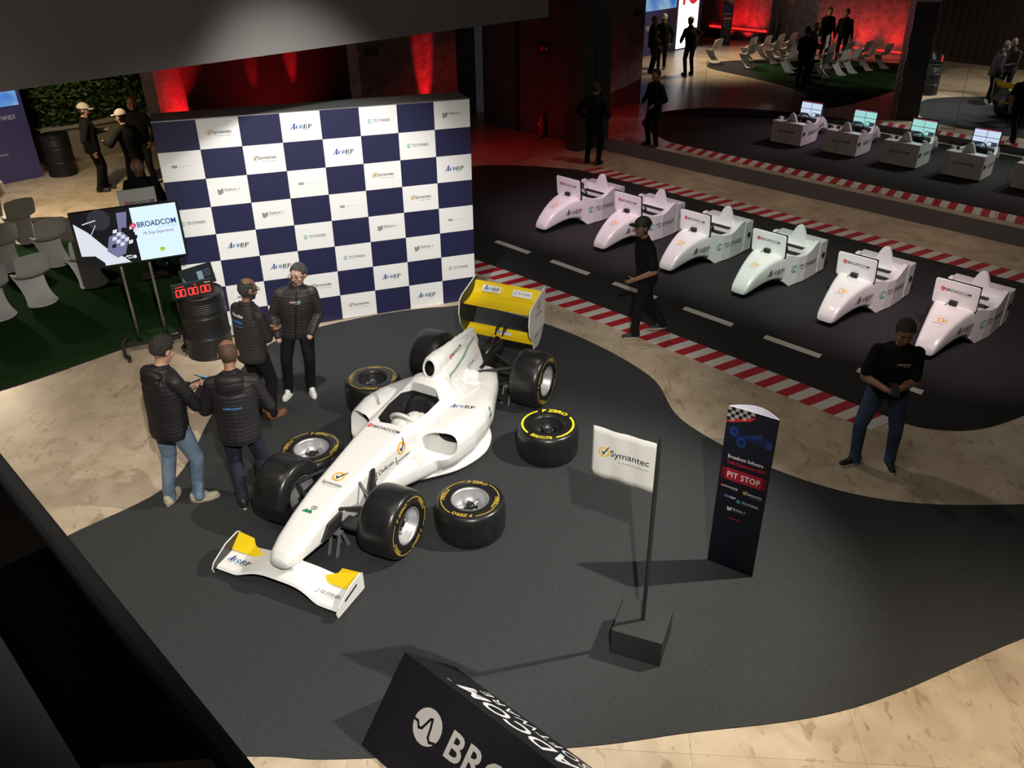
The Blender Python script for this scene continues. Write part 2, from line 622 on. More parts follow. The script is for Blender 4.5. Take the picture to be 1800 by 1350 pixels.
def logo_symantec(ink=INK, sub=INKGREY):
    a = Art()
    lg_check(a, 0.11, 0.13, 0.105, tick=ink)
    a.text('Symantec', 0.235, 0.075, 0.135, ink, 0.008, width=0.76)
    a.text('by Broadcom Software', 0.40, -0.035, 0.042, sub, width=0.59)
    return a


def logo_symantec_v():
    a = Art()
    lg_check(a, 0.0, 0.30, 0.22)
    a.text('Symantec', 0, -0.14, 0.135, INK, 0.006, width=0.80, align='c')
    a.text('by Broadcom Software', 0, -0.22, 0.035, INKGREY, width=0.62, align='c')
    return a


def logo_acorp(ink=INK, blue=INKBLUE, globe=None):
    """large slanted serif initials with a globe for the O"""
    a = Art()

    def P(pts, m, z=0.0):
        a.poly([(x + 0.22 * y, y) for x, y in pts], m, z)
    h = 0.25
    # A
    P([(0.02, 0), (0.055, 0), (0.185, h * 1.12), (0.15, h * 1.12)], blue)
    P([(0.145, 0), (0.235, 0), (0.195, h * 1.12), (0.145, h * 1.12)], blue)
    P([(0.075, 0.075), (0.17, 0.075), (0.17, 0.092), (0.085, 0.092)], blue)
    P([(-0.01, 0), (0.085, 0), (0.085, 0.014), (-0.01, 0.014)], blue)
    P([(0.125, 0), (0.25, 0), (0.25, 0.014), (0.125, 0.014)], blue)
    # C
    n = 14
    for i in range(n):
        t0, t1 = math.radians(50 + 260 * i / n), math.radians(50 + 260 * (i + 1) / n)

        def cp(t, k):
            wv = 0.050 * max(0.28, -math.cos(t) * 0.9 + 0.25) if k else 0
            return (0.345 + (0.085 - wv) * math.cos(t), 0.095 + 0.098 * math.sin(t) * (1 - wv))
        P([cp(t0, 0), cp(t1, 0), cp(t1, 1), cp(t0, 1)], ink)
    P([(0.385, 0.145), (0.405, 0.145), (0.405, 0.19), (0.385, 0.18)], ink)
    # globe
    a.disc(0.515, 0.10, 0.085, globe or INKSKY, 0.0002)
    a.poly([(0.47, 0.14), (0.51, 0.165), (0.53, 0.13), (0.50, 0.10), (0.475, 0.11)], INKWHITE, 0.0006)
    a.poly([(0.52, 0.075), (0.56, 0.105), (0.575, 0.07), (0.54, 0.035)], INKWHITE, 0.0006)
    # R
    P([(0.615, 0), (0.672, 0), (0.672, 0.20), (0.615, 0.20)], ink)
    P([(0.60, 0), (0.69, 0), (0.69, 0.013), (0.60, 0.013)], ink)
    P([(0.60, 0.187), (0.73, 0.187), (0.73, 0.20), (0.60, 0.20)], ink)
    P([(0.665, 0.09), (0.725, 0.09), (0.725, 0.103), (0.665, 0.103)], ink)
    P([(0.725, 0.187), (0.735, 0.20), (0.765, 0.175), (0.765, 0.118), (0.735, 0.09), (0.715, 0.103), (0.725, 0.125), (0.725, 0.17)], ink)
    P([(0.69, 0.096), (0.725, 0.096), (0.80, 0.0), (0.755, 0.0)], ink)
    # P
    P([(0.835, 0), (0.892, 0), (0.892, 0.20), (0.835, 0.20)], ink)
    P([(0.82, 0), (0.91, 0), (0.91, 0.013), (0.82, 0.013)], ink)
    P([(0.82, 0.187), (0.95, 0.187), (0.95, 0.20), (0.82, 0.20)], ink)
    P([(0.885, 0.08), (0.945, 0.08), (0.945, 0.093), (0.885, 0.093)], ink)
    P([(0.945, 0.187), (0.955, 0.20), (0.985, 0.172), (0.985, 0.11), (0.955, 0.08), (0.935, 0.093), (0.943, 0.12), (0.943, 0.168)], ink)
    a.rect(0.62, -0.05, 0.86, -0.032, INKGREY)
    return a


def logo_td(ink=INK, sw=INKTEAL):
    a = Art()
    a.ring(0.10, 0.055, 0.085, 0.10, sw)
    a.ring(0.11, 0.05, 0.035, 0.07, sw, 60, 300)
    a.text('TD SYNNEX', 0.25, 0.0, 0.12, ink, 0.004, width=0.76)
    return a


def logo_defcon(ink=INK, first=INKTEAL):
    a = Art()
    for k in range(3):
        y = 0.11 - k * 0.075
        a.poly([(0.0, y + 0.0), (0.0, y + 0.045), (0.085, y - 0.005), (0.085, y - 0.05)], first if k == 0 and first is not INKTEAL else ink)
        a.poly([(0.085, y - 0.05), (0.085, y - 0.005), (0.26, y + 0.10), (0.26, y + 0.055)], ink)
    a.poly([(0.0, 0.16), (0.0, 0.195), (0.07, 0.155), (0.07, 0.12)], first)
    a.text('Defcon 1', 0.33, 0.06, 0.125, ink, 0.002, width=0.66)
    a.dashes(0.33, -0.005, 0.64, 0.020, INKPALE, 24)
    return a


def logo_grey():
    a = Art()
    a.rect(0.0, 0.0, 0.26, 0.13, INKGREY)
    a.ring(0.07, 0.065, 0.025, 0.045, INKPALE, z=0.0006)
    a.ring(0.18, 0.065, 0.025, 0.045, INKPALE, z=0.0006)
    for i in range(9):
        x = 0.32 + i * 0.075
        a.ring(x + 0.025, 0.06, 0.016, 0.026, INKPALE, 0, 300)
    a.rect(0.47, 0.03, 0.48, 0.13, INKPALE)
    a.rect(0.70, 0.03, 0.71, 0.13, INKPALE)
    return a


def lg_pulse(a, x, y, r, disc, wave, z=0.0, w=0.14):
    a.disc(x, y, r, disc, z)
    pts = [(-1.0, -.05), (-.72, -.05), (-.5, -.32), (-.3, -.25), (0.0, .45), (.12, .5), (.22, .1), (.3, -.45), (.5, -.62), (.85, -.5)]
    a.line([(x + px * r, y + py * r) for px, py in pts], r * w, wave, z + 0.0006)


def logo_broadcom(ink=INK, disc=INKRED, wave=INKWHITE, sub=INKPALE):
    a = Art()
    lg_pulse(a, 0.075, 0.06, 0.075, disc, wave)
    a.text('BROADCOM', 0.175, 0.01, 0.10, ink, 0.012, width=0.80)
    a.text('SOFTWARE', 0.62, -0.065, 0.045, sub, width=0.34)
    return a


LOGO = {k: f().done('print_' + k) for k, f in dict(symantec=logo_symantec, acorp=logo_acorp, td=logo_td, defcon=logo_defcon,
                                                    grey=logo_grey, broadcom=logo_broadcom, symv=logo_symantec_v).items()}


def place_logo(kind, parent, o, x, y, w, name='logo', centre=True):
    """put a logo of unit width w with its middle at o; x,y directions in parent space"""
    M = frame(o, x, y)
    off = {'symantec': (-0.5, -0.08), 'acorp': (-0.52, -0.1), 'td': (-0.5, -0.055), 'defcon': (-0.5, -0.05), 'grey': (-0.5, -0.06),
           'broadcom': (-0.5, -0.03), 'symv': (0, -0.1)}[kind]
    return link(name, LOGO[kind], parent, M @ Matrix.Scale(w, 4) @ Matrix.Translation((off[0], off[1], 0.0)))


# ------------------------------------------------------------------ surface tools
def remesh(mb, mats, voxel, smooth=4, adapt=0.0, name='shape'):
    """weld overlapping shells into one skin and keep each shell's material"""
    src = mb.mesh(name, mats)
    bv = BVHTree.FromPolygons([Vector(v) for v in mb.v], mb.f)
    ob = bpy.data.objects.new('weld', src)
    COL.objects.link(ob)
    r = ob.modifiers.new('weld', 'REMESH')
    r.mode = 'VOXEL'
    r.voxel_size = voxel
    r.adaptivity = adapt
    if smooth:
        s = ob.modifiers.new('ease', 'SMOOTH')
        s.factor = 0.5
        s.iterations = smooth
    dg = bpy.context.evaluated_depsgraph_get()
    me = bpy.data.meshes.new_from_object(ob.evaluated_get(dg))
    bpy.data.objects.remove(ob)
    bpy.data.meshes.remove(src)
    me.name = name
    if len(me.materials) == 0:
        for m in mats:
            me.materials.append(m)
    idx = []
    for p in me.polygons:
        h = bv.find_nearest(p.center)
        idx.append(mb.m[h[2]] if h[2] is not None else 0)
    me.polygons.foreach_set('material_index', idx)
    me.polygons.foreach_set('use_smooth', [True] * len(me.polygons))
    me.update()
    return me


def bvh_of(me):
    return BVHTree.FromPolygons([v.co.copy() for v in me.vertices], [tuple(p.vertices) for p in me.polygons])


def decal(art_mesh, M, bv, name, parent, lift=0.005, reach=0.5):
    """lay flat print over a curved skin (everything in the parent's space)"""
    me = art_mesh.copy()
    me.name = name
    bm_ = bmesh.new()
    bm_.from_mesh(me)
    bmesh.ops.triangulate(bm_, faces=bm_.faces)
    sc_ = M.to_scale().x
    for _ in range(3):
        ed = [e for e in bm_.edges if e.calc_length() * sc_ > 0.022]
        if not ed:
            break
        bmesh.ops.subdivide_edges(bm_, edges=ed, cuts=1)
        bmesh.ops.triangulate(bm_, faces=bm_.faces)
    bm_.to_mesh(me)
    bm_.free()
    n = (M.to_3x3() @ Vector((0, 0, 1))).normalized()
    for v in me.vertices:
        p = M @ v.co
        h = bv.ray_cast(p + n * reach, -n, 2 * reach)
        v.co = (h[0] + n * (lift + v.co.z)) if h[0] is not None else p
    me.update()
    return link(name, me, parent)


def logo_M(kind, o, x, y, w):
    off = {'symantec': (-0.5, -0.08), 'acorp': (-0.52, -0.1), 'td': (-0.5, -0.055), 'defcon': (-0.5, -0.05), 'grey': (-0.5, -0.06),
           'broadcom': (-0.5, -0.03), 'symv': (0, -0.1)}[kind]
    return frame(o, x, y) @ Matrix.Scale(w, 4) @ Matrix.Translation((off[0], off[1], 0.0))


def smooth_loop(pts, sub=8):
    """closed Catmull-Rom loop through 2D points"""
    n = len(pts)
    out = []
    for i in range(n):
        p0, p1, p2, p3 = (Vector(pts[(i + k) % n]) for k in (-1, 0, 1, 2))
        for s in range(sub):
            t = s / sub
            out.append(0.5 * ((2 * p1) + (p2 - p0) * t + (2 * p0 - 5 * p1 + 4 * p2 - p3) * t * t + (3 * p1 - p0 - 3 * p2 + p3) * t ** 3))
    return out


# ================================================================== THE SETTING
def struct(name, mb, mats, parent=None, **k):
    o = mb.build(name, mats, parent, **k)
    if parent is None:
        o['kind'] = 'structure'
    return o


def ab_box(mb, a0, a1, b0, b1, z0, z1, mi=None):
    mb.prism([AB(a0, b0, z0), AB(a0, b1, z0), AB(a1, b1, z0), AB(a1, b0, z0)], (0, 0, z1 - z0), mi)


m = MB()
ab_box(m, -20.5, 0.8, -18, 14, -0.10, 0.0)
struct('floor', m, STONE)
m = MB()
ab_box(m, -20.5, 0.8, -18, 14, 9.2, 9.4)
struct('ceiling', m, BLACK)
m = MB()
ab_box(m, -18.1, -17.6, -17, -11.6, 0, 9.2)
ab_box(m, -18.5, -18.2, -11.6, -9.6, 0, 9.2)
ab_box(m, -18.1, -17.6, -9.6, -5.4, 0, 9.2)
struct('wall_left', m, WALLR)
m = MB()
ab_box(m, -17.6, -17.54, -14.4, -11.7, 0.34, 0.40)
ab_box(m, -17.6, -17.54, -9.5, -5.4, 0.10, 0.14)
struct('trim_led_strip', m, glow('led_strip_red', (1.0, 0.02, 0.02), 2.2))
m = MB()
ab_box(m, -17.6, -17.2, -14.4, -11.7, 0, 0.32)
struct('trim_bench', m, WALLM)
m = MB()
ab_box(m, -20.4, -20.0, 2.2, 14, 0, 9.2)
ab_box(m, -20.4, -17.6, 2.0, 2.2, 0, 9.2)
ab_box(m, -18.1, -17.6, -5.4, 2.0, 0, 9.2)
ow = struct('wall_panelled', m, WOOD)
m = MB()
m.box((0, 0, 0), (0.02, 0.16, 9.0))
sl = m.mesh('slat', [WOOD])
ML = Matrix(((E1.x, E2.x, 0, 0), (E1.y, E2.y, 0, 0), (0, 0, 1, 0), (0, 0, 0, 1)))
for k in range(44):
    link('slat', sl, ow, Matrix.Translation(AB(-20.0, 2.3 + k * 0.26, 0)) @ ML)
for k in range(28):
    link('slat', sl, ow, Matrix.Translation(AB(-17.6, -5.3 + k * 0.26, 0)) @ ML)
m = MB()
ab_box(m, -20.5, 0.8, -17.4, -17, 0, 9.2)
struct('wall_back', m, WALLM)
m = MB()
ab_box(m, -20.5, 0.8, 13.7, 14, 0, 9.2)
struct('wall_front', m, WALLM)
# free-standing wall behind the backdrop, washed red
m = MB()
ab_box(m, -4.85, -2.15, -8.6, -8.2, 0, 4.4)
struct('wall_partition', m, WALLR)
m = MB()
ab_box(m, -6.9, -1.2, -13.0, -12.6, 0, 5.0)
struct('wall_rear_partition', m, WALLM)
m = MB()
rs = [[AB(-7.25 + 0.45 * math.cos(t * PI / 12), -12.5 + 0.45 * math.sin(t * PI / 12), z) for t in range(24)] for z in (0, 5.0)]
m.rings(rs)
struct('column_round', m, WALLR, smooth=False)
# wall continuing the mirror plane beyond the pillar, with its door
m = MB()
ab_box(m, 0.0, 0.6, -9.65, -6.1, 0, 9.2)
ab_box(m, 0.0, 0.6, -17, -10.6, 0, 9.2)
ab_box(m, 0.0, 0.6, -10.6, -9.65, 2.9, 9.2)
wr = struct('wall_right', m, WALLM)
m = MB()
ab_box(m, -0.02, 0.0, -9.6, -8.4, 0.02, 3.0)
dr = struct('door_1', m, TEAL)
m = MB()
ab_box(m, -0.05, 0.0, -8.4, -8.3, 0, 3.05)
m.build('door_frame', BLACK, dr)
m = MB()
ab_box(m, -0.06, -0.02, -8.56, -8.53, 1.0, 1.15)
m.build('door_handle', STEEL, dr)
m = MB()
ab_box(m, -0.55, 0.6, -6.2, -5.83, 0, 9.2)
struct('pillar', m, mat('pillar_dark', (0.055, 0.06, 0.058), 0.6))
# mirror wall on its plinth
m = MB()
ab_box(m, 0.0, 0.5, -5.83, 13.7, 0, 0.30)
struct('trim_plinth', m, PLINTH)
m = MB()
ab_box(m, 0.02, 0.5, -5.83, 13.7, 0.30, 9.2)
wm = struct('wall_mirror', m, WALLM)
m = MB()
m.box((0, 0, 0), (0.012, 1.004, 4.9))
mp = m.mesh('mirror_pane', [mirror_mat()])
b_ = -5.82
k = 0
while b_ < 9:
    w_ = 0.93 if k == 0 else 1.01
    o = link('mirror_pane', mp, wm, Matrix.Translation(AB(0.004, b_ + 0.003, 0.302)) @ ML @ Matrix.Diagonal((1, (w_ - 0.006) / 1.004, 1, 1)))
    b_ += w_
    k += 1
m = MB()
ab_box(m, -0.06, 0.1, -5.6, 13.7, 5.22, 9.2)
struct('trim_over_mirror', m, mat('over_mirror_grey', (0.16, 0.155, 0.15), 0.8))
# lowered bulkhead across the hall
m = MB()
ab_box(m, -17.6, -5.84, -2.5, -1.85, 3.70, 9.2)
struct('bulkhead', m, SOFF)


# ------------------------------------------------------------------ floor coverings
def flat(name, pts, z0, z1, mt, label, cat, sub=8):
    mb = MB()
    loop = smooth_loop(pts, sub)
    mb.prism([(p[0], p[1], z0) for p in loop], (0, 0, z1 - z0))
    o = mb.build(name, mt)
    return tag(o, label, cat)


flat('carpet', [(-2.2, -4.35), (-1.342, -3.804), (-0.388, -3.259), (0.069, -2.079), (0.45, -1.1), (1.017, -0.346), (2.0, -0.07), (2.9, -0.04),
                (3.466, -0.122), (4.013, -0.338), (4.844, -1.567), (5.296, -3.029), (5.154, -4.113), (5.562, -5.281), (6.297, -6.129),
                (7.497, -6.658), (8.8, -6.95), (9.3, -7.5), (8.0, -7.95), (6.058, -7.958), (4.319, -8.025), (3.027, -7.772), (2.214, -7.591),
                (0.684, -7.111), (0.124, -6.875), (-1.2, -6.4), (-2.4, -5.4)], 0.0, 0.008, CARPET,
     'dark grey wavy-edged carpet under the white racing car', 'carpet')
tr_ab = [(-6.79, -3.0), (-6.79, -1.5), (-6.79, 0), (-6.79, 1.5), (-6.79, 3.0), (-6.80, 4.2), (-6.80, 4.67), (-6.70, 4.95), (-6.46, 5.23), (-6.05, 5.45), (-5.3, 5.68),
         (-4.4, 5.95), (-3.0, 6.3), (-1.65, 6.6), (-1.63, 5.5), (-1.63, 3.0), (-1.63, 0), (-1.63, -3), (-1.66, -4.6), (-1.80, -5.1), (-2.39, -6.1), (-3.07, -6.7),
         (-4.3, -6.9), (-5.6, -6.2), (-6.5, -4.6)]
tr = flat('track_carpet', [AB(*p)[:2] for p in tr_ab], 0.0, 0.006, TRACK, 'black racetrack carpet with white dashes under the row of simulators', 'carpet')
for k, b0 in enumerate((-2.9, -1.67, -0.44, 0.98, 2.33, 3.70)):
    m = MB()
    b0 = -2.90 + k * 1.325
    m.prism([AB(-6.05, b0, 0.006), AB(-6.05, b0 + 0.82, 0.006), AB(-5.93, b0 + 0.80, 0.006), AB(-5.93, b0 - 0.02, 0.006)], (0, 0, 0.002))
    m.build('lane_dash', LINE, tr)
m = MB()
m.prism([AB(-1.83, -3.6, 0.006), AB(-1.83, 5.8, 0.006), AB(-1.79, 5.8, 0.006), AB(-1.79, -3.6, 0.006)], (0, 0, 0.002))


def kerb(a0, a1, b0, b1, label):
    k0 = thing('kerb', label, 'kerb', AB((a0 + a1) / 2, (b0 + b1) / 2, 0))
    inv = Matrix.Translation(-k0.location)
    mb = MB()
    h = 0.15
    mb.prism([inv @ AB(a0, -0.10, 0), inv @ AB(a0, h - 0.10, 0), inv @ AB(a1, h, 0), inv @ AB(a1, 0, 0)], (0, 0, 0.005))
    md = {}
    for c, mt in (('r', KRED), ('w', KWHITE)):
        md[c] = mb.mesh('stripe', [mt])
    n = int((b1 - b0) / h)
    for i in range(n):
        link('stripe', md['rw'[i % 2]], k0, Matrix.Translation(E2 * (b0 + i * h)))
    return k0


kerb(-7.20, -6.79, -2.63, 4.65, 'red and white striped kerb beside the dark grey carpet')
kerb(-1.63, -1.19, -4.6, 6.6, 'red and white striped kerb along the foot of the mirror')
gr = flat('turf_border', [(-2.6, -0.55), (-0.95, 0.16), (-0.1, 0.50), (1.4, 1.2), (2.75, 1.95), (3.3, 2.7), (2.6, 3.1), (1.5, 3.0), (0.2, 3.8), (-1.0, 5.1), (-1.5, 5.76), (-2.06, 6.37),
                          (-2.57, 6.64), (-3.3, 6.6), (-4.1, 5.8), (-4.9, 4.0), (-5.3, 1.5), (-4.6, -0.6)], 0.0, 0.005, TRACK,
          'dark carpet border around the green turf of the seating area', 'carpet')
flat('turf', [(-2.6, -0.5), (-0.95, 0.20), (-0.1, 0.54), (1.2, 1.15), (2.0, 1.7), (1.4, 2.4), (0.2, 3.0), (-0.8, 4.2), (-1.9, 5.0), (-3.2, 5.0), (-4.2, 4.2),
              (-4.9, 2.5), (-4.8, 0.8), (-4.2, -0.5)], 0.005, 0.012, GREEN, 'green artificial turf under the white chairs', 'turf')

# ================================================================== BACKDROP
bd = thing('backdrop_wall', 'navy and white chequered sponsor backdrop standing behind the racing car', 'backdrop', (2.0, 0, 0.012))
bd.rotation_euler = (-0.0215, 0.0105, 0)
TW, TH = 0.5, 0.5 * 0.7233
m = MB()
m.box((-2.0, 0.006, 0), (2.0, 0.55, 8 * TH - 0.006))
m.build('frame_box', BLACK, bd)
m = MB()
m.box((-2.005, 0.004, 8 * TH - 0.006), (2.005, 0.555, 8 * TH + 0.012))
m.build('top_cover', SILVER, bd)
m = MB()
g_ = 0.0012
m.box((g_, 0.0, g_), (TW - g_, 0.006, TH - g_))
tw, tn = m.mesh('tile', [PANELW]), m.mesh('tile', [NAVY])
rows = ['symantec acorp td defcon', 'grey symantec acorp td', 'defcon grey symantec acorp', 'td defcon grey symantec', 'acorp td defcon grey',
        'symantec acorp td defcon', 'grey symantec acorp td', 'defcon grey symantec acorp']
LW = dict(symantec=0.30, acorp=0.27, td=0.30, defcon=0.27, grey=0.24)
for j in range(8):
    seq = rows[j].split()
    for i in range(8):
        white = (i + j) % 2 == 1
        t = link('tile', tw if white else tn, bd, Matrix.Translation((-2 + i * TW, 0, (7 - j) * TH)))
        if white:
            kd = seq[i // 2]
            place_logo(kd, t, (TW / 2, -0.0025, TH / 2), (1, 0, 0), (0, 0, 1), LW[kd])

for j in range(8):
    for i in range(8):
        link('tile', tw if (i + j) % 2 == 0 else tn, bd, Matrix.Translation((-2 + i * TW, 0.551, (7 - j) * TH)))

# ================================================================== FLAG STAND
fs = thing('flag_stand', 'white rectangular flag on a slim black pole in a square black block', 'flag', (3.15, -6.90, 0.008))
m = MB()
bx = Vector((0.51, -0.46, 0)).normalized()
by = Vector((-bx.y, bx.x, 0))
B0 = [bx * sx * 0.20 + by * sy * 0.20 for sx, sy in ((-1, -1), (1, -1), (1, 1), (-1, 1))]
m.prism(B0, (0, 0, 0.25))
m.build('base_block', mat('block_black', (0.020, 0.021, 0.022), 0.6), fs)
m = MB()
m.tube([(0, 0, 0.25), (0, 0, 1.97)], 0.0165, 14)
m.build('pole', BLACKG, fs)
m = MB()
fd = Vector((2.835 - 3.16, -6.50 + 6.87, 0)).normalized()
NX, NZ = 26, 8
FW, FH = 0.48, 0.43
fn = Vector((-fd.y, fd.x, 0))
vs, fcs = [], []
for i in range(NX + 1):
    for j in range(NZ + 1):
        u, v = i / NX, j / NZ
        rip = 0.006 * math.sin(u * 9 + v * 2) * u + 0.003 * math.sin(u * 17 - v * 3)
        vs.append(fd * (0.017 + u * FW) + fn * rip + Vector((0, 0, 1.49 + v * FH + 0.012 * u + 0.0015 * math.sin(u * 14) * (1 - v))))
for i in range(NX):
    for j in range(NZ):
        a = i * (NZ + 1) + j
        fcs.append((a, a + NZ + 1, a + NZ + 2, a + 1))
m.add(vs, fcs)
fl = m.build('flag_cloth', FLAGW, fs, smooth=True)
sd = fl.modifiers.new('thick', 'SOLIDIFY')
sd.thickness = 0.003
fme = fl.data
fc = fd * (0.017 + FW * 0.49) + Vector((0, 0, 1.49 + FH * 0.52))
side = -fn if (-fn).dot(CP - Vector((3.15, -6.9, 1.6))) > 0 else fn
xd = -fd if (-fd).cross(Vector((0, 0, 1))).dot(side) > 0 else fd
decal(LOGO['symantec'], logo_M('symantec', fc, xd, (0, 0, 1), 0.39), bvh_of(fme), 'flag_print', fs, 0.005, 0.2)

# ================================================================== TOTEMS
TL, TR2 = Vector((4.166, -6.247, 0)), Vector((4.415, -6.585, 0))
tx = (TR2 - TL).normalized()
tnv = Vector((tx.y, -tx.x, 0))
if tnv.dot(CP - TL) < 0:
    tnv = -tnv
NAVYT2 = mat('totem_navy', (0.003, 0.0035, 0.012), 0.5)
TOTW, TOTH = (TR2 - TL).length, 1.64


def totem_art():
    a = Art()
    parts_ = [a]
    Wd = TOTW
    a.rect(0.0, 1.20, Wd, 1.64, mat('totem_sky', (0.004, 0.005, 0.018), 0.5), 0.0002)
    # chequered corner sliced by a diagonal
    n = 7
    s = 0.032
    for i in range(n):
        for j in range(4):
            x, y = i * s, 1.64 - (j + 1) * s
            if (i + j) % 2 == 0 and j < 4 - i * 0.35:
                a.rect(x, y, x + s, y + s, mat('totem_cheq', (0.42, 0.38, 0.34), 0.5), 0.0006)
    a.poly([(0.0, 1.49), (0.05, 1.50), (0.20, 1.555), (0.24, 1.60), (0.0, 1.505)], INKRED, 0.0005)
    bl = mat('totem_car_blue', (0.008, 0.045, 0.20), 0.4)
    b2 = mat('totem_car_deep', (0.004, 0.016, 0.08), 0.4)
    a.disc(0.075, 1.42, 0.036, bl, 0.0006, ry=0.045)
    a.disc(0.145, 1.335, 0.040, bl, 0.0006, ry=0.05)
    a.disc(0.145, 1.335, 0.022, b2, 0.0009, ry=0.028)
    a.disc(0.075, 1.42, 0.018, b2, 0.0009, ry=0.022)
    a.poly([(0.07, 1.36), (0.13, 1.40), (0.24, 1.43), (0.30, 1.47), (0.33, 1.44), (0.39, 1.42), (0.40, 1.37), (0.30, 1.35), (0.20, 1.37), (0.12, 1.35)], b2, 0.0004)
    a.poly([(0.15, 1.40), (0.25, 1.43), (0.30, 1.46), (0.30, 1.42), (0.22, 1.395)], bl, 0.0006)
    a.disc(0.37, 1.375, 0.030, bl, 0.0006, ry=0.036)
    a = Art()
    parts_.append(a)
    a.text('Broadcom Software', 0.055, 1.155, 0.034, INKWHITE, 0.01, width=0.30, z=0.001)
    a.text('Tech Experience 2023', 0.05, 1.10, 0.030, INKRED, 0.01, width=0.33, z=0.001)
    a.rect(0.06, 0.935, Wd - 0.06, 1.055, mat('totem_red', (0.38, 0.012, 0.03), 0.4), 0.0004)
    for dx in (0.0, 0.02, 0.04):
        a.rect(0.0 + dx, 0.935, 0.06, 1.055, mat('totem_red_dim%d' % (dx * 100), (0.03 + dx * 4, 0.004, 0.014), 0.4), 0.0002 + dx * 0.002)
        a.rect(Wd - 0.06, 0.935, Wd - dx, 1.055, mat('totem_red_dim%d' % (dx * 100), (0, 0, 0)), 0.0002 + dx * 0.002)
    a.text('PIT STOP', Wd / 2, 0.965, 0.055, INKWHITE, 0.014, width=0.28, align='c', spacing=1.1, z=0.001)
    a = Art()

    def sub(fn, x, y, w):
        fn.v = [(x + vx * w, y + vy * w, vz + 0.0006) for vx, vy, vz in fn.v]
        parts_.append(fn)
    sub(logo_broadcom(INKWHITE), 0.03, 0.855, 0.15)
    sub(logo_symantec(INKWHITE, INKPALE), 0.22, 0.83, 0.17)
    sub(logo_acorp(INKWHITE, INKSKY), 0.06, 0.755, 0.11)
    sub(logo_td(INKWHITE), 0.18, 0.735, 0.19)
    sub(logo_defcon(INKWHITE, INKWHITE), 0.11, 0.635, 0.16)
    a.rect(0.13, 0.545, 0.23, 0.551, INKRED, 0.0006)
    parts_.append(a)
    return parts_


tart = [q.done('totem_print') for q in totem_art()]


def totem(label, loc, ang, sc=1.0):
    t = thing('totem', label, 'sign', loc, ang, 'folded navy sign columns')
    # hollow folded column, lens shaped in plan; local x along the front, -y outward
    mb = MB()
    n = 12
    front = [Vector((TOTW * i / n, 0.0, 0)) for i in range(n + 1)]
    back = [Vector((TOTW * (1 - i / n), 0.11 * math.sin(PI * i / n), 0)) for i in range(1, n)]
    outer = front + back
    c = Vector((TOTW / 2, 0.045, 0))
    inner = [c + (p - c) * 0.965 for p in outer]
    k = len(outer)
    up = Vector((0, 0, TOTH))
    vs = outer + [p + up for p in outer] + inner + [p + up for p in inner]
    fcs, ms = [], []
    for i in range(k):
        j = (i + 1) % k
        fcs.append((i, j, k + j, k + i)); ms.append(0)
        fcs.append((2 * k + j, 2 * k + i, 3 * k + i, 3 * k + j)); ms.append(1)
        fcs.append((k + i, k + j, 3 * k + j, 3 * k + i)); ms.append(1)
    mb.v = [tuple(p) for p in vs]
    mb.f, mb.m = fcs, ms
    mb.build('column_sheet', [NAVYT2, mat('card_inside', (0.75, 0.73, 0.80), 0.6)], t)
    mb = MB()
    mb.prism([p + Vector((0, 0, TOTH * 0.80)) for p in inner], (0, 0, 0.01))
    mb.build('stiffener', mat('card_inside', (0.75, 0.73, 0.80), 0.6), t)
    for nm, q in zip(['car_picture', 'title_print'] + ['sponsor_logo'] * 9, tart):
        link(nm, q, t, frame((0, -0.003, 0), (1, 0, 0), (0, 0, 1)))
    return t


totem('navy sign column reading PIT STOP beside the flag on the dark carpet', TL + Vector((0, 0, 0.008)), math.atan2(tx.y, tx.x))
totem('navy sign column beside the lit white screen, seen in the mirror', (-7.55, 6.6, 0), math.radians(68))

# ================================================================== TENT SIGN (foreground)
r_ = Vector((0.469, -0.883, 0)).normalized()
t_ = Vector((0.883, 0.469, 0)).normalized()
ts = thing('tent_sign', 'long black ridge-shaped sign with white lettering in the foreground', 'sign', (1.254, -6.829, 0.008))
HW, TH_ = 0.47, 0.55
m = MB()
LN = 3.2
m.prism([-t_ * HW, t_ * HW, Vector((0, 0, TH_))], r_ * LN)
m.build('prism_body', mat('tent_black', (0.004, 0.004, 0.007), 0.5), ts)
SL = math.hypot(HW, TH_)
GREYW = mat('ink_silver', (0.42, 0.39, 0.37), 0.5)
a = Art()
lg_pulse(a, 0.435, 0.405, 0.125, GREYW, mat('tent_black', (0, 0, 0)), w=0.15)
a.text('BROADCOM', 0.635, 0.325, 0.18, GREYW, 0.02, width=1.55, spacing=1.06)
un = (t_ * HW + Vector((0, 0, TH_))).normalized()
link('near_print', a.done('near_print'), ts, Matrix.Translation(r_.cross(un) * 0.002) @ frame(-t_ * HW, r_, un))
a = Art()
a.text('BROADCOM', -0.40, 0.30, 0.25, INKWHITE, 0.02, width=1.52, align='r', spacing=1.06)
a.text('SOFTWARE', -0.40, 0.075, 0.14, INKWHITE, 0.0, width=0.98, align='r', spacing=1.1)
a.text('TM', -0.36, 0.55, 0.022, INKWHITE, align='l')
uf = (-t_ * HW + Vector((0, 0, TH_))).normalized()
link('far_print', a.done('far_print'), ts, Matrix.Translation((-r_).cross(uf) * 0.002) @ frame(t_ * HW, -r_, uf))

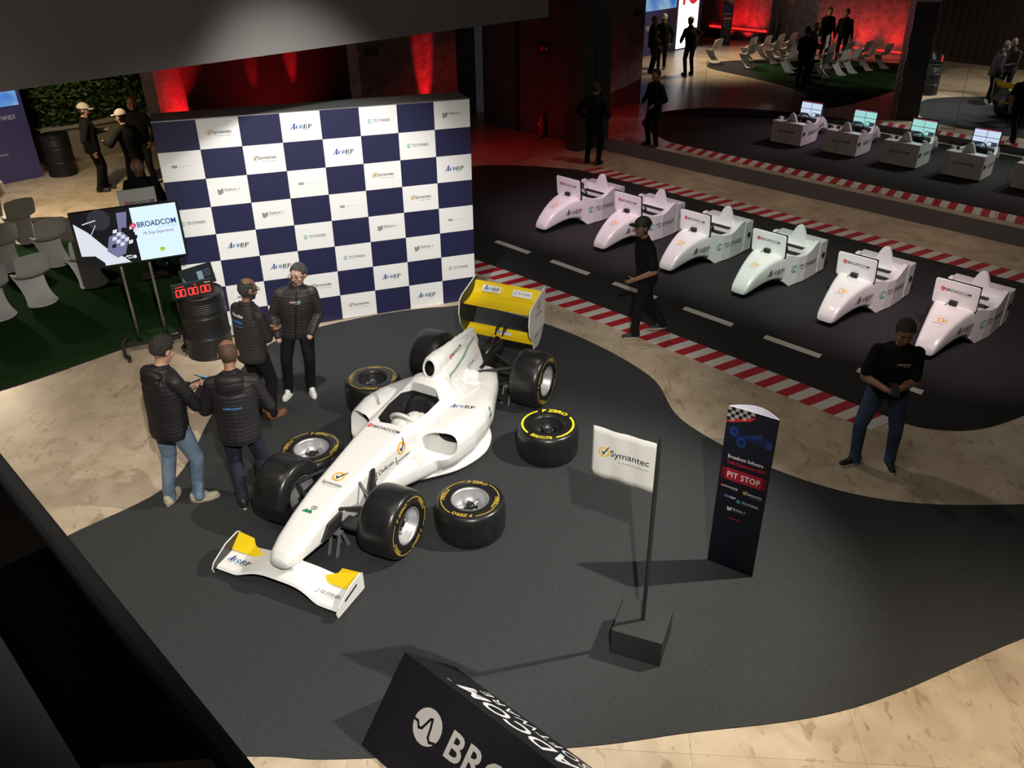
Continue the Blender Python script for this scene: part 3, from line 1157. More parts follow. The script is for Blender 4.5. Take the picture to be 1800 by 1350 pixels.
# ================================================================== HANDRAIL in front of the viewer
RP = G(215, 1094, 4.35)
hr = thing('handrail', 'black handrail over smoked glass in the lower left foreground', 'handrail', (RP.x, RP.y, 2.9))
m = MB()
L0, L1 = -4.6, 1.6
sec = [(-0.020, -0.022), (0.020, -0.022), (0.024, -0.010), (0.022, 0.010), (0.012, 0.020), (-0.012, 0.020), (-0.022, 0.010), (-0.024, -0.010)]
m.rings([[E2 * l + E1 * p[0] * 0.60 + Vector((0, 0, 1.45 + p[1] * 0.75)) for p in sec] for l in (L0, L1)])
m.build('rail', mat('rail_black', (0.003, 0.003, 0.003), 0.9, spec=0.1), hr)
m = MB()
m.prism([E2 * L0 - E1 * 0.006, E2 * L1 - E1 * 0.006, E2 * L1 + E1 * 0.006, E2 * L0 + E1 * 0.006], (0, 0, 1.44))
m.build('glass_panel', smoked_glass(), hr)
m = MB()
RB = Vector((RP.x, RP.y, 2.58))
m.prism([RB + E2 * L0 + E1 * 0.04, RB + E2 * L1 + E1 * 0.04, RB + E2 * L1 - E1 * 2.6, RB + E2 * L0 - E1 * 2.6], (0, 0, 0.32))
struct('floor_mezzanine', m, mat('slab_dark', (0.006, 0.006, 0.006), 0.8))

# ================================================================== WHEELS
TR_, RR_ = 0.33, 0.175


def arc_text(a, s, r, mid, h, m, bold=0.0, width=None, shear=0.0, z=0.0):
    """lettering bent round a circle; mid = angle (deg) of its middle, tops outwards"""
    vs, fs, w = text_geo(s, bold, shear, 1.0)
    k = h / 0.69
    kx = k if width is None else width / w
    out = []
    for x, y in vs:
        ang = math.radians(mid) - (x * kx - w * kx / 2) / r
        rr = r + y * k - h / 2
        out.append((rr * math.cos(ang), rr * math.sin(ang), z))
    a.add(out, fs, a.mi(m))


def wheel_meshes(width, ink, rimm, dish):
    """axis along +z, outer face up, centre at the origin"""
    h = width / 2
    prof = [(RR_, h - 0.012), (RR_ + 0.012, h), (0.205, h), (0.295, h - 0.004), (0.315, h - 0.02), (0.326, h - 0.05), (TR_, h * 0.45), (TR_ + 0.002, 0),
            (TR_, -h * 0.45), (0.326, -h + 0.05), (0.315, -h + 0.02), (0.295, -h + 0.004), (0.205, -h), (RR_ + 0.012, -h), (RR_, -h + 0.012), (RR_, h - 0.012)]
    mb = MB()
    mb.lathe(prof, 64)
    tyre = mb.mesh('tyre', [RUBBER], True)
    mb = MB()
    mb.lathe([(RR_ + 0.004, h - 0.004), (RR_ - 0.006, h - 0.004), (RR_ - 0.014, h - 0.02), (RR_ - 0.018, h - 0.06), (RR_ - 0.03, h - 0.075), (RR_ - 0.03, h - dish), (0.11, h - dish - 0.012), (0.06, h - dish - 0.004),
              (0.055, h - dish + 0.012), (0.0, h - dish + 0.012)], 48)
    mb.lathe([(RR_ + 0.002, -h + 0.004), (RR_ - 0.01, -h + 0.006), (RR_ - 0.016, -h + 0.06), (RR_ - 0.03, h - dish)], 48)
    for k in range(6):
        M = Matrix.Rotation(k * PI / 3 + 0.2, 4, 'Z')
        mb.box((0.05, -0.012, h - dish - 0.01), (RR_ - 0.028, 0.012, h - dish + 0.022), M=M)
    rim = mb.mesh('rim', [rimm], True)
    mb = MB()
    mb.lathe([(0.04, h - dish + 0.012), (0.04, h - dish + 0.05), (0.028, h - dish + 0.058), (0.012, h - dish + 0.058), (0, h - dish + 0.05)], 24)
    for k in range(3):
        M = Matrix.Rotation(k * 2.1, 4, 'Z')
        mb.box((0.03, -0.008, h - dish + 0.012), (0.075, 0.008, h - dish + 0.04), M=M)
    hub = mb.mesh('hub_nut', [BLACKG], False)
    a = Art()
    z = h + 0.0015
    a.ring(0, 0, 0.268, 0.277, ink, 20, 65, z)
    a.ring(0, 0, 0.268, 0.277, ink, 200, 245, z)
    a.ring(0, 0, 0.268, 0.277, ink, 118, 160, z)
    a.ring(0, 0, 0.268, 0.277, ink, 298, 340, z)
    arc_text(a, 'P ZERO', 0.255, 90, 0.036, ink, 0.03, 0.20, 0.15, z)
    arc_text(a, 'P ZERO', 0.255, 270, 0.036, ink, 0.03, 0.20, 0.15, z)
    arc_text(a, 'PIRELLI', 0.255, 0, 0.040, ink, 0.03, 0.17, 0.1, z)
    arc_text(a, 'PIRELLI', 0.255, 180, 0.040, ink, 0.03, 0.17, 0.1, z)
    return tyre, rim, hub, a.done('sidewall_print')


def yellow_wheel_meshes():
    t, r, hb, _ = wheel_meshes(0.36, TYYEL, BLACKG, 0.14)
    z = 0.18 + 0.0015
    a = Art()
    a.ring(0, 0, 0.262, 0.285, TYYEL, 130, 235, z)
    a.ring(0, 0, 0.262, 0.285, TYYEL, -55, 45, z)
    arc_text(a, 'P ZERO', 0.268, 88, 0.050, TYYEL, 0.04, 0.30, 0.15, z)
    a.ring(0, 0, 0.245, 0.292, TYYEL, 246, 294, z)
    arc_text(a, 'PIRELLI', 0.268, 270, 0.038, INK, 0.03, 0.19, 0.1, z + 0.001)
    return t, r, hb, a.done('sidewall_print')


WF = wheel_meshes(0.36, TYGOLD, ALU, 0.12)
WK = wheel_meshes(0.36, TYGOLD, BLACKG, 0.14)
WY = yellow_wheel_meshes()


def wheel_on(ms, parent, M):
    t = link('wheel', ms[0], parent, M)
    for nm, me in zip(('rim', 'hub_nut', 'sidewall_print'), ms[1:]):
        link(nm, me, t)
    return t


for lab, px, ms, rot in (('loose racing tyre with black rim and gold lettering behind the cockpit of the car', (655, 664), WK, 70),
                         ('loose racing tyre with silver rim lying beside the front wheel and the standing men', (547, 786), WF, 150),
                         ('loose racing tyre with silver rim lying in front of the car sidepod', (826, 876), WF, -35),
                         ('loose racing tyre with bright yellow band and black rim right of the car', (963, 745), WY, -38)):
    p = G(px[0], px[1], 0.368)
    w = thing('spare_tyre', lab, 'tyre', (p.x, p.y, 0.008), math.radians(rot), 'loose racing tyres lying on the carpet')
    for nm, me in zip(('tyre', 'rim', 'hub_nut', 'sidewall_print'), ms):
        link(nm, me, w, Matrix.Translation((0, 0, 0.18)))

# ================================================================== RACING CAR (local x forward, y to the driver's left, z up)
CARO = Vector((1.038, -4.741, 0.008))
CARA = math.radians(-135.2)
car = thing('racing_car', 'white open-wheel racing car with yellow wing flaps and sponsor logos', 'racing car', CARO, CARA)


def sring(x, w, zb, zt, n=24, p=3.0, cy=0.0, pw=None, zc=None):
    """super-ellipse cross-section at station x"""
    out = []
    zm = (zb + zt) / 2 if zc is None else zc
    for k in range(n):
        t = 2 * PI * k / n
        c, s = math.cos(t), math.sin(t)
        yy = w * math.copysign(abs(c) ** (2 / p), c)
        hz = (zt - zm) if s > 0 else (zm - zb)
        zz = zm + hz * math.copysign(abs(s) ** (2 / p), s)
        out.append(Vector((x, cy + yy, zz)))
    return out


mb = MB()
# nose and monocoque
mb.rings([sring(x, w, zb, zt, p=pp) for x, w, zb, zt, pp in (
    (0.75, 0.045, 0.265, 0.310, 2.2), (0.735, 0.09, 0.245, 0.342, 2.4), (0.68, 0.125, 0.235, 0.382, 2.8), (0.55, 0.150, 0.235, 0.432, 3.6), (0.3, 0.170, 0.225, 0.50, 5), (0.0, 0.185, 0.21, 0.56, 7),
    (-0.4, 0.205, 0.18, 0.60, 8), (-0.8, 0.240, 0.14, 0.635, 8), (-1.1, 0.265, 0.10, 0.65, 7), (-1.5, 0.31, 0.08, 0.655, 5), (-1.95, 0.34, 0.08, 0.68, 3.5), (-2.3, 0.30, 0.08, 0.60, 3))], 0)
# cockpit surround and head rest
mb.rings([sring(x, w, 0.3, zt, p=2.6) for x, w, zt in ((-1.55, 0.24, 0.60), (-1.75, 0.30, 0.72), (-1.95, 0.27, 0.78), (-2.1, 0.20, 0.74), (-2.3, 0.12, 0.6))], 0)
# engine cover
mb.rings([sring(x, w, 0.2, zt, p=2.4) for x, w, zt in ((-1.95, 0.14, 0.80), (-2.05, 0.15, 0.90), (-2.25, 0.15, 0.885), (-2.5, 0.14, 0.83), (-2.75, 0.12, 0.76), (-2.95, 0.10, 0.68), (-3.0, 0.06, 0.6))], 0)
# airbox scoop
mb.rings([sring(x, w, zb, zt, p=2.3) for x, w, zb, zt in ((-1.93, 0.085, 0.74, 0.965), (-1.97, 0.096, 0.72, 0.985), (-2.1, 0.10, 0.70, 0.985), (-2.35, 0.08, 0.65, 0.95), (-2.7, 0.045, 0.6, 0.87))], 0)
# dorsal fin
fin = [(-1.96, 0.965), (-2.2, 0.975), (-2.6, 0.945), (-2.93, 0.905), (-2.96, 0.84), (-3.03, 0.70), (-3.0, 0.5), (-2.2, 0.6)]
mb.rings([[Vector((x, y, z)) for x, z in fin] for y in (-0.024, 0.024)], 0)
for s in (-1, 1):
    mb.rings([[Vector((x, s * y, z)) for x, y, z in ((x0, 0.0, zt), (x0, 0.0, 0.4), (x0, w0, 0.45), (x0, 0.02, zt))] for x0, zt, w0 in ((-2.0, 0.95, 0.18), (-2.5, 0.90, 0.17), (-2.95, 0.80, 0.13))], 0)
# side pods
for s in (-1, 1):
    mb.rings([sring(x, w, zb, zt, p=2.7, cy=s * cy) for x, cy, w, zb, zt in (
        (-1.16, 0.36, 0.09, 0.20, 0.44), (-1.22, 0.40, 0.19, 0.13, 0.53), (-1.35, 0.42, 0.25, 0.11, 0.575), (-1.6, 0.43, 0.28, 0.10, 0.575), (-1.9, 0.40, 0.29, 0.10, 0.54), (-2.2, 0.35, 0.27, 0.10, 0.49),
        (-2.5, 0.27, 0.23, 0.10, 0.44), (-2.8, 0.19, 0.20, 0.12, 0.42), (-2.98, 0.13, 0.17, 0.14, 0.40))], 0)
    # bargeboard blending from the nose flank
    mb.rings([sring(x, w, zb, zt, p=2.6, cy=s * cy) for x, cy, w, zb, zt in (
        (-0.55, 0.18, 0.05, 0.16, 0.34), (-0.9, 0.25, 0.10, 0.10, 0.36), (-1.2, 0.32, 0.16, 0.07, 0.36), (-1.5, 0.40, 0.22, 0.06, 0.34))], 0)
    # cooling louvre mound on the engine flank and the small dome above it
    mb.ell((-2.52, s * 0.20, 0.50), (0.09, 0.09, 0.09), 0)
body_me = remesh(mb, [WHITE], 0.012, 5, name='bodywork')
# cut the cockpit, the side inlets and the airbox mouth
cut = MB()
rs = []
for z, k in ((0.28, 0.80), (0.50, 0.95), (0.62, 1.0), (1.2, 1.0)):
    pts = [(-1.08, -0.10), (-1.10, 0.10), (-1.16, 0.19), (-1.45, 0.235), (-1.70, 0.235), (-1.78, 0.15), (-1.80, -0.15), (-1.70, -0.235), (-1.45, -0.235), (-1.16, -0.19)]
    rs.append([Vector((-1.44 + (x + 1.44) * k, y * k, z)) for x, y in pts])
cut.rings(rs)
for s in (-1, 1):
    cut.rings([sring(x, w, zb, zt, n=32, p=2.6, cy=s * 0.47) for x, w, zb, zt in ((-1.0, 0.20, 0.27, 0.56), (-1.30, 0.175, 0.29, 0.545), (-1.46, 0.13, 0.33, 0.53), (-1.58, 0.07, 0.39, 0.50))])
cut.rings([sring(x, w, zb, zt, p=2.2) for x, w, zb, zt in ((-1.85, 0.066, 0.765, 0.95), (-1.98, 0.064, 0.77, 0.945), (-2.10, 0.05, 0.80, 0.92))])
cm = cut.mesh('cutter', [BLACK])
bmx = bmesh.new()
bmx.from_mesh(cm)
bmesh.ops.recalc_face_normals(bmx, faces=bmx.faces)
bmx.to_mesh(cm)
bmx.free()
co = bpy.data.objects.new('cutter', cm)
COL.objects.link(co)
bo = bpy.data.objects.new('bodywork_raw', body_me)
COL.objects.link(bo)
md = bo.modifiers.new('cut', 'BOOLEAN')
md.object = co
md.operation = 'DIFFERENCE'
md.solver = 'EXACT'
dg = bpy.context.evaluated_depsgraph_get()
bm2 = bpy.data.meshes.new_from_object(bo.evaluated_get(dg))
bpy.data.objects.remove(bo)
bpy.data.objects.remove(co)
cb = BVHTree.FromPolygons([Vector(v) for v in cut.v], cut.f)
bm2.materials.clear()
for q in (WHITE, mat('cockpit_black', (0.01, 0.01, 0.011), 0.6)):
    bm2.materials.append(q)
for p in bm2.polygons:
    h = cb.find_nearest(p.center)
    ins = h[0] is not None and h[3] < 0.003
    c = p.center
    pod = abs(c.y) > 0.24 and c.x > -1.62
    p.material_index = 1 if ins and (c.z < 0.595 or c.x < -1.85) and not (pod and c.x > -1.50) else 0
    p.use_smooth = not ins or pod
bm2.update()
link('bodywork', bm2, car)
BV = bvh_of(bm2)

# floor tray
mb = MB()
top = [(-0.75, 0.10), (-0.95, 0.22), (-1.15, 0.42), (-1.4, 0.62), (-1.75, 0.72), (-2.05, 0.66), (-2.3, 0.50), (-2.6, 0.36), (-2.9, 0.28)]
out = [Vector((q.x, q.y, 0)) for q in smooth_loop(top + [(x, -y) for x, y in reversed(top)], 6)]
rs = [[p + Vector((0, 0, z)) for p in [Vector((-1.7 + (q.x + 1.7) * k, q.y * k, 0)) for q in out]] for z, k in ((0.055, 0.985), (0.07, 1.0), (0.085, 0.995), (0.13, 0.90), (0.17, 0.80))]
mb.rings(rs)
mb.build('floor_tray', WHITE, car, smooth=True, autos=True)
mb = MB()
mb.box((-2.6, -0.28, 0.0), (-1.0, 0.28, 0.06))
mb.build('plank', BLACK, car)

mb = MB()
mb.tube([(-1.925 - 0.02 * math.sin(2 * PI * k / 32), 0.072 * math.cos(2 * PI * k / 32), 0.858 + 0.098 * math.sin(2 * PI * k / 32)) for k in range(32)], 0.014, 8, closed=True)
mb.build('airbox_lip', WHITE, car, smooth=True)
# cockpit furniture
mb = MB()
mb.rings([sring(x, w, zb, zt, p=3) for x, w, zb, zt in ((-1.60, 0.19, 0.29, 0.34), (-1.72, 0.20, 0.29, 0.55), (-1.77, 0.18, 0.29, 0.60))])
mb.build('seat', BLACKG, car, smooth=True)
mb = MB()
mb.tube([(-1.30 + 0.085 * 0.35 * math.sin(t) - 0.0, 0.02 + 0.13 * math.cos(t), 0.565 + 0.085 * math.sin(t)) for t in [2 * PI * k / 20 for k in range(20)]], 0.022, 8, closed=True)
stw = mb.build('steering_wheel', mat('wheel_grip_white', (0.62, 0.62, 0.60), 0.6), car, smooth=True)
mb = MB()
mb.rings([[Vector((-1.33, 0.02 + y, 0.575 + z)) for y, z in ((-0.10, -0.05), (0.10, -0.05), (0.12, 0.02), (0.07, 0.06), (-0.07, 0.06), (-0.12, 0.02))],
          [Vector((-1.28, 0.02 + y, 0.575 + z)) for y, z in ((-0.10, -0.05), (0.10, -0.05), (0.12, 0.02), (0.07, 0.06), (-0.07, 0.06), (-0.12, 0.02))]])
mb.build('wheel_display', GREYM, stw)
mb = MB()
mb.ell((-1.36, 0.10, 0.56), (0.13, 0.09, 0.075))
mb.ell((-1.25, 0.02, 0.55), (0.10, 0.10, 0.07))
mb.ell((-1.45, 0.13, 0.54), (0.08, 0.06, 0.05))
mb.build('folded_glove', mat('glove_white', (0.60, 0.60, 0.57), 0.8, bump=(25, 0.8)), car, smooth=True)
mb = MB()
for s in (-1, 1):
    mb.tube([(-1.14, s * 0.22, 0.62), (-1.16, s * 0.34, 0.65)], 0.012, 8)
    mb.ell((-1.17, s * 0.39, 0.66), (0.045, 0.07, 0.032))
# louvres on both flanks
for s in (-1, 1):
    for k in range(7):
        lv = MB()
        x = -2.12 - k * 0.052
        prs = []
        for y in (0.19, 0.24, 0.29, 0.34):
            h = BV.ray_cast(Vector((x + 0.02, s * y, 1.5)), Vector((0, 0, -1)))[0]
            z = h.z if h else 0.5
            prs.append([Vector((x, s * y, z - 0.02)), Vector((x + 0.045, s * y, z - 0.005)), Vector((x + 0.045, s * y, z + 0.022)), Vector((x + 0.03, s * y, z + 0.022)), Vector((x, s * y, z + 0.004))])
        lv.rings(prs)
        lv.build('louvre', WHITE, car)
# front wing
mb = MB()
rs = []
NY = 36
for k in range(NY + 1):
    y = -0.665 + 1.33 * k / NY
    c = max(0.0, 1 - (abs(y) / 0.46) ** 2)
    c = c * c * (3 - 2 * c)
    zl = 0.075 + 0.075 * c
    xl = 0.83 - 0.04 * c
    xt = 0.50 + 0.01 * c
    zt_ = zl + 0.035 * (1 - c) + 0.01
    rs.append([Vector(q) for q in ((xl, y, zl), (xl - 0.02, y, zl + 0.018), (xl - 0.15, y, zl + 0.03), (xt, y, zt_ + 0.008), (xt, y, zt_), (xl - 0.15, y, zl + 0.005), (xl - 0.02, y, zl - 0.006))])
mb.rings(rs)
fw = mb.build('front_wing', WHITE, car, smooth=True, autos=True)
for s in (-1, 1):
    e = MB()
    prof = [(0.86, 0.045), (0.87, 0.09), (0.84, 0.14), (0.66, 0.225), (0.50, 0.245), (0.47, 0.225), (0.47, 0.05)]
    e.prism([(x, s * 0.665 - 0.006, z) for x, z in prof], (0, 0.012, 0))
    e.build('wing_endplate', WHITE, fw)
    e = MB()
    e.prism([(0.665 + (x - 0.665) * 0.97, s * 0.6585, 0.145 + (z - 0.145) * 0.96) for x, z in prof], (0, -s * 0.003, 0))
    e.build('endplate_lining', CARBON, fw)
    e = MB()
    # stepped yellow flap
    fl_ = [(0.61, 0.655, 0.120), (0.61, 0.44, 0.120), (0.60, 0.31, 0.120), (0.565, 0.31, 0.130), (0.53, 0.40, 0.150), (0.52, 0.45, 0.175), (0.49, 0.48, 0.215), (0.48, 0.655, 0.225)]
    e.prism([(x, s * y, z) for x, y, z in (fl_ if s > 0 else fl_[::-1])], (0.004, 0, 0.008))
    e.build('wing_flap', YELLOW, fw)
    e = MB()
    e.rings([[Vector((x, s * y, z)) for x, y, z in ((0.66, 0.055, zz), (0.52, 0.05, zz), (0.52, 0.075, zz), (0.66, 0.08, zz))] for zz in (0.14, 0.30)])
    e.build('wing_pylon', WHITE, car)
    # nose-side turning vane
    e = MB()
    e.prism([(0.36, s * 0.158, 0.30), (0.12, s * 0.182, 0.32), (0.08, s * 0.19, 0.45), (0.26, s * 0.168, 0.42)], (0, s * 0.035, 0))
    e.build('nose_vane', CARBON, car)
    e = MB()
    e.box((-0.05, min(s * 0.17, s * 0.36), 0.28), (0.10, max(s * 0.17, s * 0.36), 0.31))
    e.build('brake_duct', CARBON, car)

# suspension
def arm(p, q, r0=0.016):
    e = MB()
    if p[0] > -1:
        p, q = (p[0] - 0.15, p[1], p[2]), (q[0] - 0.15, q[1] * 0.9, q[2])
    e.tube([p, q], r0, 8)
    return e.build('suspension_arm', CARBON, car)


for s in (-1, 1):
    arm((-0.30, s * 0.20, 0.50), (0.0, s * 0.52, 0.42), 0.017)
    arm((0.22, s * 0.17, 0.46), (0.0, s * 0.52, 0.42), 0.017)
    arm((-0.34, s * 0.20, 0.25), (0.0, s * 0.52, 0.22), 0.017)
    arm((0.20, s * 0.17, 0.25), (0.0, s * 0.52, 0.22), 0.017)
    arm((-0.10, s * 0.19, 0.55), (-0.02, s * 0.50, 0.25), 0.014)
    arm((-2.75, s * 0.12, 0.42), (-3.04, s * 0.50, 0.42), 0.02)
    arm((-3.25, s * 0.10, 0.42), (-3.04, s * 0.50, 0.42), 0.02)
    arm((-2.70, s * 0.14, 0.22), (-3.04, s * 0.50, 0.24), 0.02)
    arm((-3.30, s * 0.10, 0.22), (-3.04, s * 0.50, 0.24), 0.02)
    arm((-3.04, s * 0.06, 0.32), (-3.04, s * 0.52, 0.32), 0.028)
    e = MB()
    e.prism([(-0.46, s * 0.205, 0.42), (-0.45, s * 0.215, 0.585), (-0.41, s * 0.212, 0.585), (-0.34, s * 0.205, 0.44), (-0.22, s * 0.30, 0.40), (-0.36, s * 0.24, 0.38)], (0, s * 0.025, 0))
    e.build('suspension_fairing', CARBON, car)
mb = MB()
mb.rings([sring(x, w, zb, zt, p=3) for x, w, zb, zt in ((-2.85, 0.16, 0.12, 0.50), (-3.1, 0.13, 0.14, 0.50), (-3.4, 0.09, 0.18, 0.44), (-3.62, 0.06, 0.22, 0.38))])
mb.build('gearbox', CARBON, car, smooth=True, autos=True)
mb = MB()
mb.tube([(-3.1, 0.06, 0.46), (-3.3, 0.07, 0.50), (-3.44, 0.07, 0.52)], 0.045, 12)
mb.build('exhaust', BLACKG, car, smooth=True)
mb = MB()
mb.prism([(-2.8, -0.45, 0.08), (-2.8, 0.45, 0.08), (-3.45, 0.42, 0.20), (-3.45, -0.42, 0.20)], (0, 0, 0.015))
mb.build('diffuser', CARBON, car)

# rear wing
rw = MB()
for s in (-0.05, 0.05):
    rw.prism([(-3.50, s - 0.008, 0.30), (-3.62, s - 0.008, 0.30), (-3.78, s - 0.008, 0.56), (-3.66, s - 0.008, 0.56)], (0, 0.016, 0))
rwing = rw.build('rear_wing', CARBON, car)
RWW = 0.475


def foil(name, pts, th, mt):
    e = MB()
    up = [Vector((x, 0, z)) for x, z in pts]
    e.rings([[Vector((p.x, y, p.z)) for p in up] + [Vector((p.x, y, p.z - th)) for p in reversed(up)] for y in (-RWW, RWW)])
    return e.build(name, mt, rwing)


foil('wing_element', [(-3.59, 0.850), (-3.65, 0.848), (-3.72, 0.857), (-3.80, 0.878)], 0.014, YELLOW)
foil('wing_element', [(-3.79, 0.885), (-3.84, 0.90), (-3.89, 0.945), (-3.92, 1.01), (-3.93, 1.03)], 0.014, YELLOW)
foil('wing_element', [(-3.58, 0.470), (-3.64, 0.475), (-3.70, 0.492), (-3.745, 0.520)], 0.014, YELLOW)
for s in (-1, 1):
    e = MB()
    prof = [(-3.50, 0.92), (-3.58, 0.97), (-3.95, 1.08), (-3.97, 1.06), (-3.93, 0.62), (-3.80, 0.42), (-3.74, 0.38), (-3.62, 0.38), (-3.60, 0.46), (-3.50, 0.60), (-3.47, 0.75)]
    e.prism([(x, s * RWW - 0.007, z) for x, z in prof], (0, 0.014, 0))
    e.build('wing_endplate', WHITE, rwing)
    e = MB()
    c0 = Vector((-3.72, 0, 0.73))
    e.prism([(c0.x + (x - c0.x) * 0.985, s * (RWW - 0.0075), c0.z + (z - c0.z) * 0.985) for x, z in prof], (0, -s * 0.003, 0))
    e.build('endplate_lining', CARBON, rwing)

# wheels
for x, hy, yc in ((-0.125, 0.59, 0.015), (-3.04, 0.665, 0.055)):
    for s in (-1, 1):
        M = Matrix.Translation((x, yc + s * hy, 0.325)) @ Matrix.Rotation(-s * PI / 2, 4, 'X') @ Matrix.Rotation(math.radians(205 if x > -1 else 60), 4, 'Z')
        wheel_on(WF, car, M)
# sponsor prints on the car
UPX = Vector((0, 0, 1))


def cdecal(kind, o, x, y, w, nm='sponsor_print', lift=0.006):
    return decal(LOGO[kind], logo_M(kind, Vector(o), x, y, w), BV, nm, car, lift, 0.35)


cdecal('broadcom', (-0.98, 0.0, 0.65), (0, 1, 0), (-1, 0, 0), 0.38)
cdecal('symantec', (-0.12, 0.0, 0.56), (0, 1, 0), (-1, 0, 0), 0.01)
cdecal('symv', (-0.15, 0.0, 0.56), (0, 1, 0), (-1, 0, 0), 0.27)
cdecal('defcon', (-0.60, 0.22, 0.44), (-1, 0, 0), (0, 0.15, 1), 0.42)
cdecal('symv', (-0.90, 0.25, 0.48), (-1, 0, 0), (0, 0.2, 1), 0.29)
cdecal('grey', (0.06, 0.17, 0.42), (-1, 0, 0), (0, 0.1, 1), 0.26)
cdecal('defcon', (-0.52, -0.22, 0.44), (1, 0, 0), (0, -0.15, 1), 0.42)
cdecal('acorp', (-1.82, 0.44, 0.57), (-0.42, 0.906, 0), (-0.906, -0.42, 0.1), 0.27)
cdecal('td', (-1.55, -0.45, 0.58), (0.75, 0.66, 0), (-0.66, 0.75, 0), 0.26)
a = Art()
a.rect(-0.05, -0.012, 0.05, 0.0, INKGREEN)
a.poly([(-0.05, 0), (-0.01, 0.03), (0.0, 0.01), (0.03, 0.03), (0.05, 0)], INKGREEN)
a.ring(0.03, 0.055, 0.012, 0.02, INKGREY)
a.ring(0.05, 0.055, 0.012, 0.02, INKGREY)
decal(a.done('badge'), frame((0.26, -0.02, 0.52), (0, 1, 0), (-1, 0, 0)), BV, 'sponsor_print', car)
decal(a.done('badge'), frame((-2.05, 0.62, 0.36), (-1, 0, 0), (0, 0, 1)), BV, 'sponsor_print', car)
# fin prints on both sides of the engine cover
FB = BVHTree.FromPolygons([Vector(v) for v in ()] or [v.co.copy() for v in bm2.vertices], [tuple(p.vertices) for p in bm2.polygons])
for s in (1, -1):
    xd = Vector((-s, 0, 0))
    decal(LOGO['broadcom'], logo_M('broadcom', Vector((-2.38, s * 0.12, 0.865)), xd + Vector((0, 0, 0.02)), (0, -s * 0.25, 1), 0.34), BV, 'sponsor_print', car, 0.004, 0.3)
    decal(LOGO['td'], logo_M('td', Vector((-2.62, s * 0.12, 0.60)), xd, (0, -s * 0.25, 1), 0.20), BV, 'sponsor_print', car, 0.004, 0.3)
    a = Art()
    for k in range(26):
        for j in range(2):
            x0 = -0.40 + k * 0.032 + (0.016 if j else 0)
            y0 = -0.018 + j * 0.018
            a.poly([(x0, y0), (x0 + 0.016, y0), (x0 + 0.022, y0 + 0.018), (x0 + 0.006, y0 + 0.018)], INKGREEN)
    decal(a.done('fin_band'), frame(Vector((-2.48, s * 0.12, 0.75)), xd * 1.0 + Vector((0, 0, 0.13)), (0, -s * 0.2, 1)), BV, 'fin_band', car, 0.004, 0.3)
# prints on the wings
place_logo('acorp', fw, (0.71, -0.485, 0.126), (0, 1, 0), (-1, 0, 0.04), 0.24, 'wing_print')
place_logo('td', fw, (0.72, 0.465, 0.126), (0, 1, 0), (-1, 0, 0.04), 0.27, 'wing_print')
a = Art()
a.rect(-0.09, -0.012, 0.09, 0.012, INK)
link('wing_print', a.done('bar'), fw, frame((0.66, 0.6745, 0.16), (-1, 0, 0.2), (0.2, 0, 1)))


def plate(w, h):
    a = Art()
    a.rect(-w / 2, -h / 2, w / 2, h / 2, INKWHITE)
    return a.done('label_sheet')


P0, UPW = Vector((-3.865, 0, 0.965)), Vector((-0.055, 0, 0.09)).normalized()
nrm = Vector((0, 1, 0)).cross(UPW).normalized()
for y, w, kd in ((-0.20, 0.26, 'acorp'), (0.22, 0.26, 'td')):
    o = P0 + Vector((0, y, 0)) + nrm * 0.022
    link('wing_label', plate(w, 0.085), rwing, frame(o, (0, 1, 0), UPW))
    place_logo(kd, rwing, o + nrm * 0.003, (0, 1, 0), UPW, w * 0.85, 'wing_print')
UPL = Vector((-0.16, 0, 0.05)).normalized()
nl = Vector((0, 1, 0)).cross(UPL).normalized()
link('wing_label', plate(0.2, 0.055), rwing, frame(Vector((-3.665, 0.05, 0.487)) + nl * 0.010, (0, 1, 0), UPL))
place_logo('defcon', rwing, Vector((-3.665, 0.05, 0.487)) + nl * 0.013, (0, 1, 0), UPL, 0.17, 'wing_print')
place_logo('symv', rwing, (-3.74, RWW + 0.0105, 0.86), (-1, 0, 0), (0, 0, 1), 0.24, 'wing_print')
place_logo('broadcom', rwing, (-3.76, RWW + 0.0105, 0.55), (-1, 0, 0.15), (0.15, 0, 1), 0.26, 'wing_print')

# axle stands under the car
CM = Matrix.Translation(CARO) @ Matrix.Rotation(CARA, 4, 'Z')
for lab, x, y in (('grey metal axle stand behind the near front wheel', -0.12, 0.36), ('grey metal axle stand beside the near rear wheel', -2.95, 0.44),
                  ('grey metal axle stand under the car nose', 0.10, 0.14)):
    p = CM @ Vector((x, y, 0))
    st = thing('axle_stand', lab, 'stand', p, CARA)
    for s in (-1, 1):
        e = MB()
        e.prism([(s * 0.005, -0.05, 0.20), (s * 0.035, -0.05, 0.20), (s * 0.11, -0.05, 0.0), (s * 0.07, -0.05, 0.0)], (0, 0.012, 0))
        e.prism([(s * 0.005, 0.04, 0.20), (s * 0.035, 0.04, 0.20), (s * 0.11, 0.04, 0.0), (s * 0.07, 0.04, 0.0)], (0, 0.012, 0))
        e.build('stand_leg', GREYM, st)
    e = MB()
    e.box((-0.035, -0.05, 0.195), (0.035, 0.052, 0.215))
    e.build('saddle', GREYM, st)

# ================================================================== SIMULATOR PODS (local x = nose direction, y = along the row towards the viewer)
SCREEN_A = glow('sim_screen_white', (0.66, 0.80, 1.0), 1.1)
SCREEN_B = glow('sim_screen_cyan', (0.42, 0.86, 0.80), 1.0)
SCREEN_D = glow('sim_screen_line', (0.10, 0.14, 0.20), 0.5)
SCREEN_R = glow('sim_screen_bar', (0.35, 0.05, 0.12), 0.6)


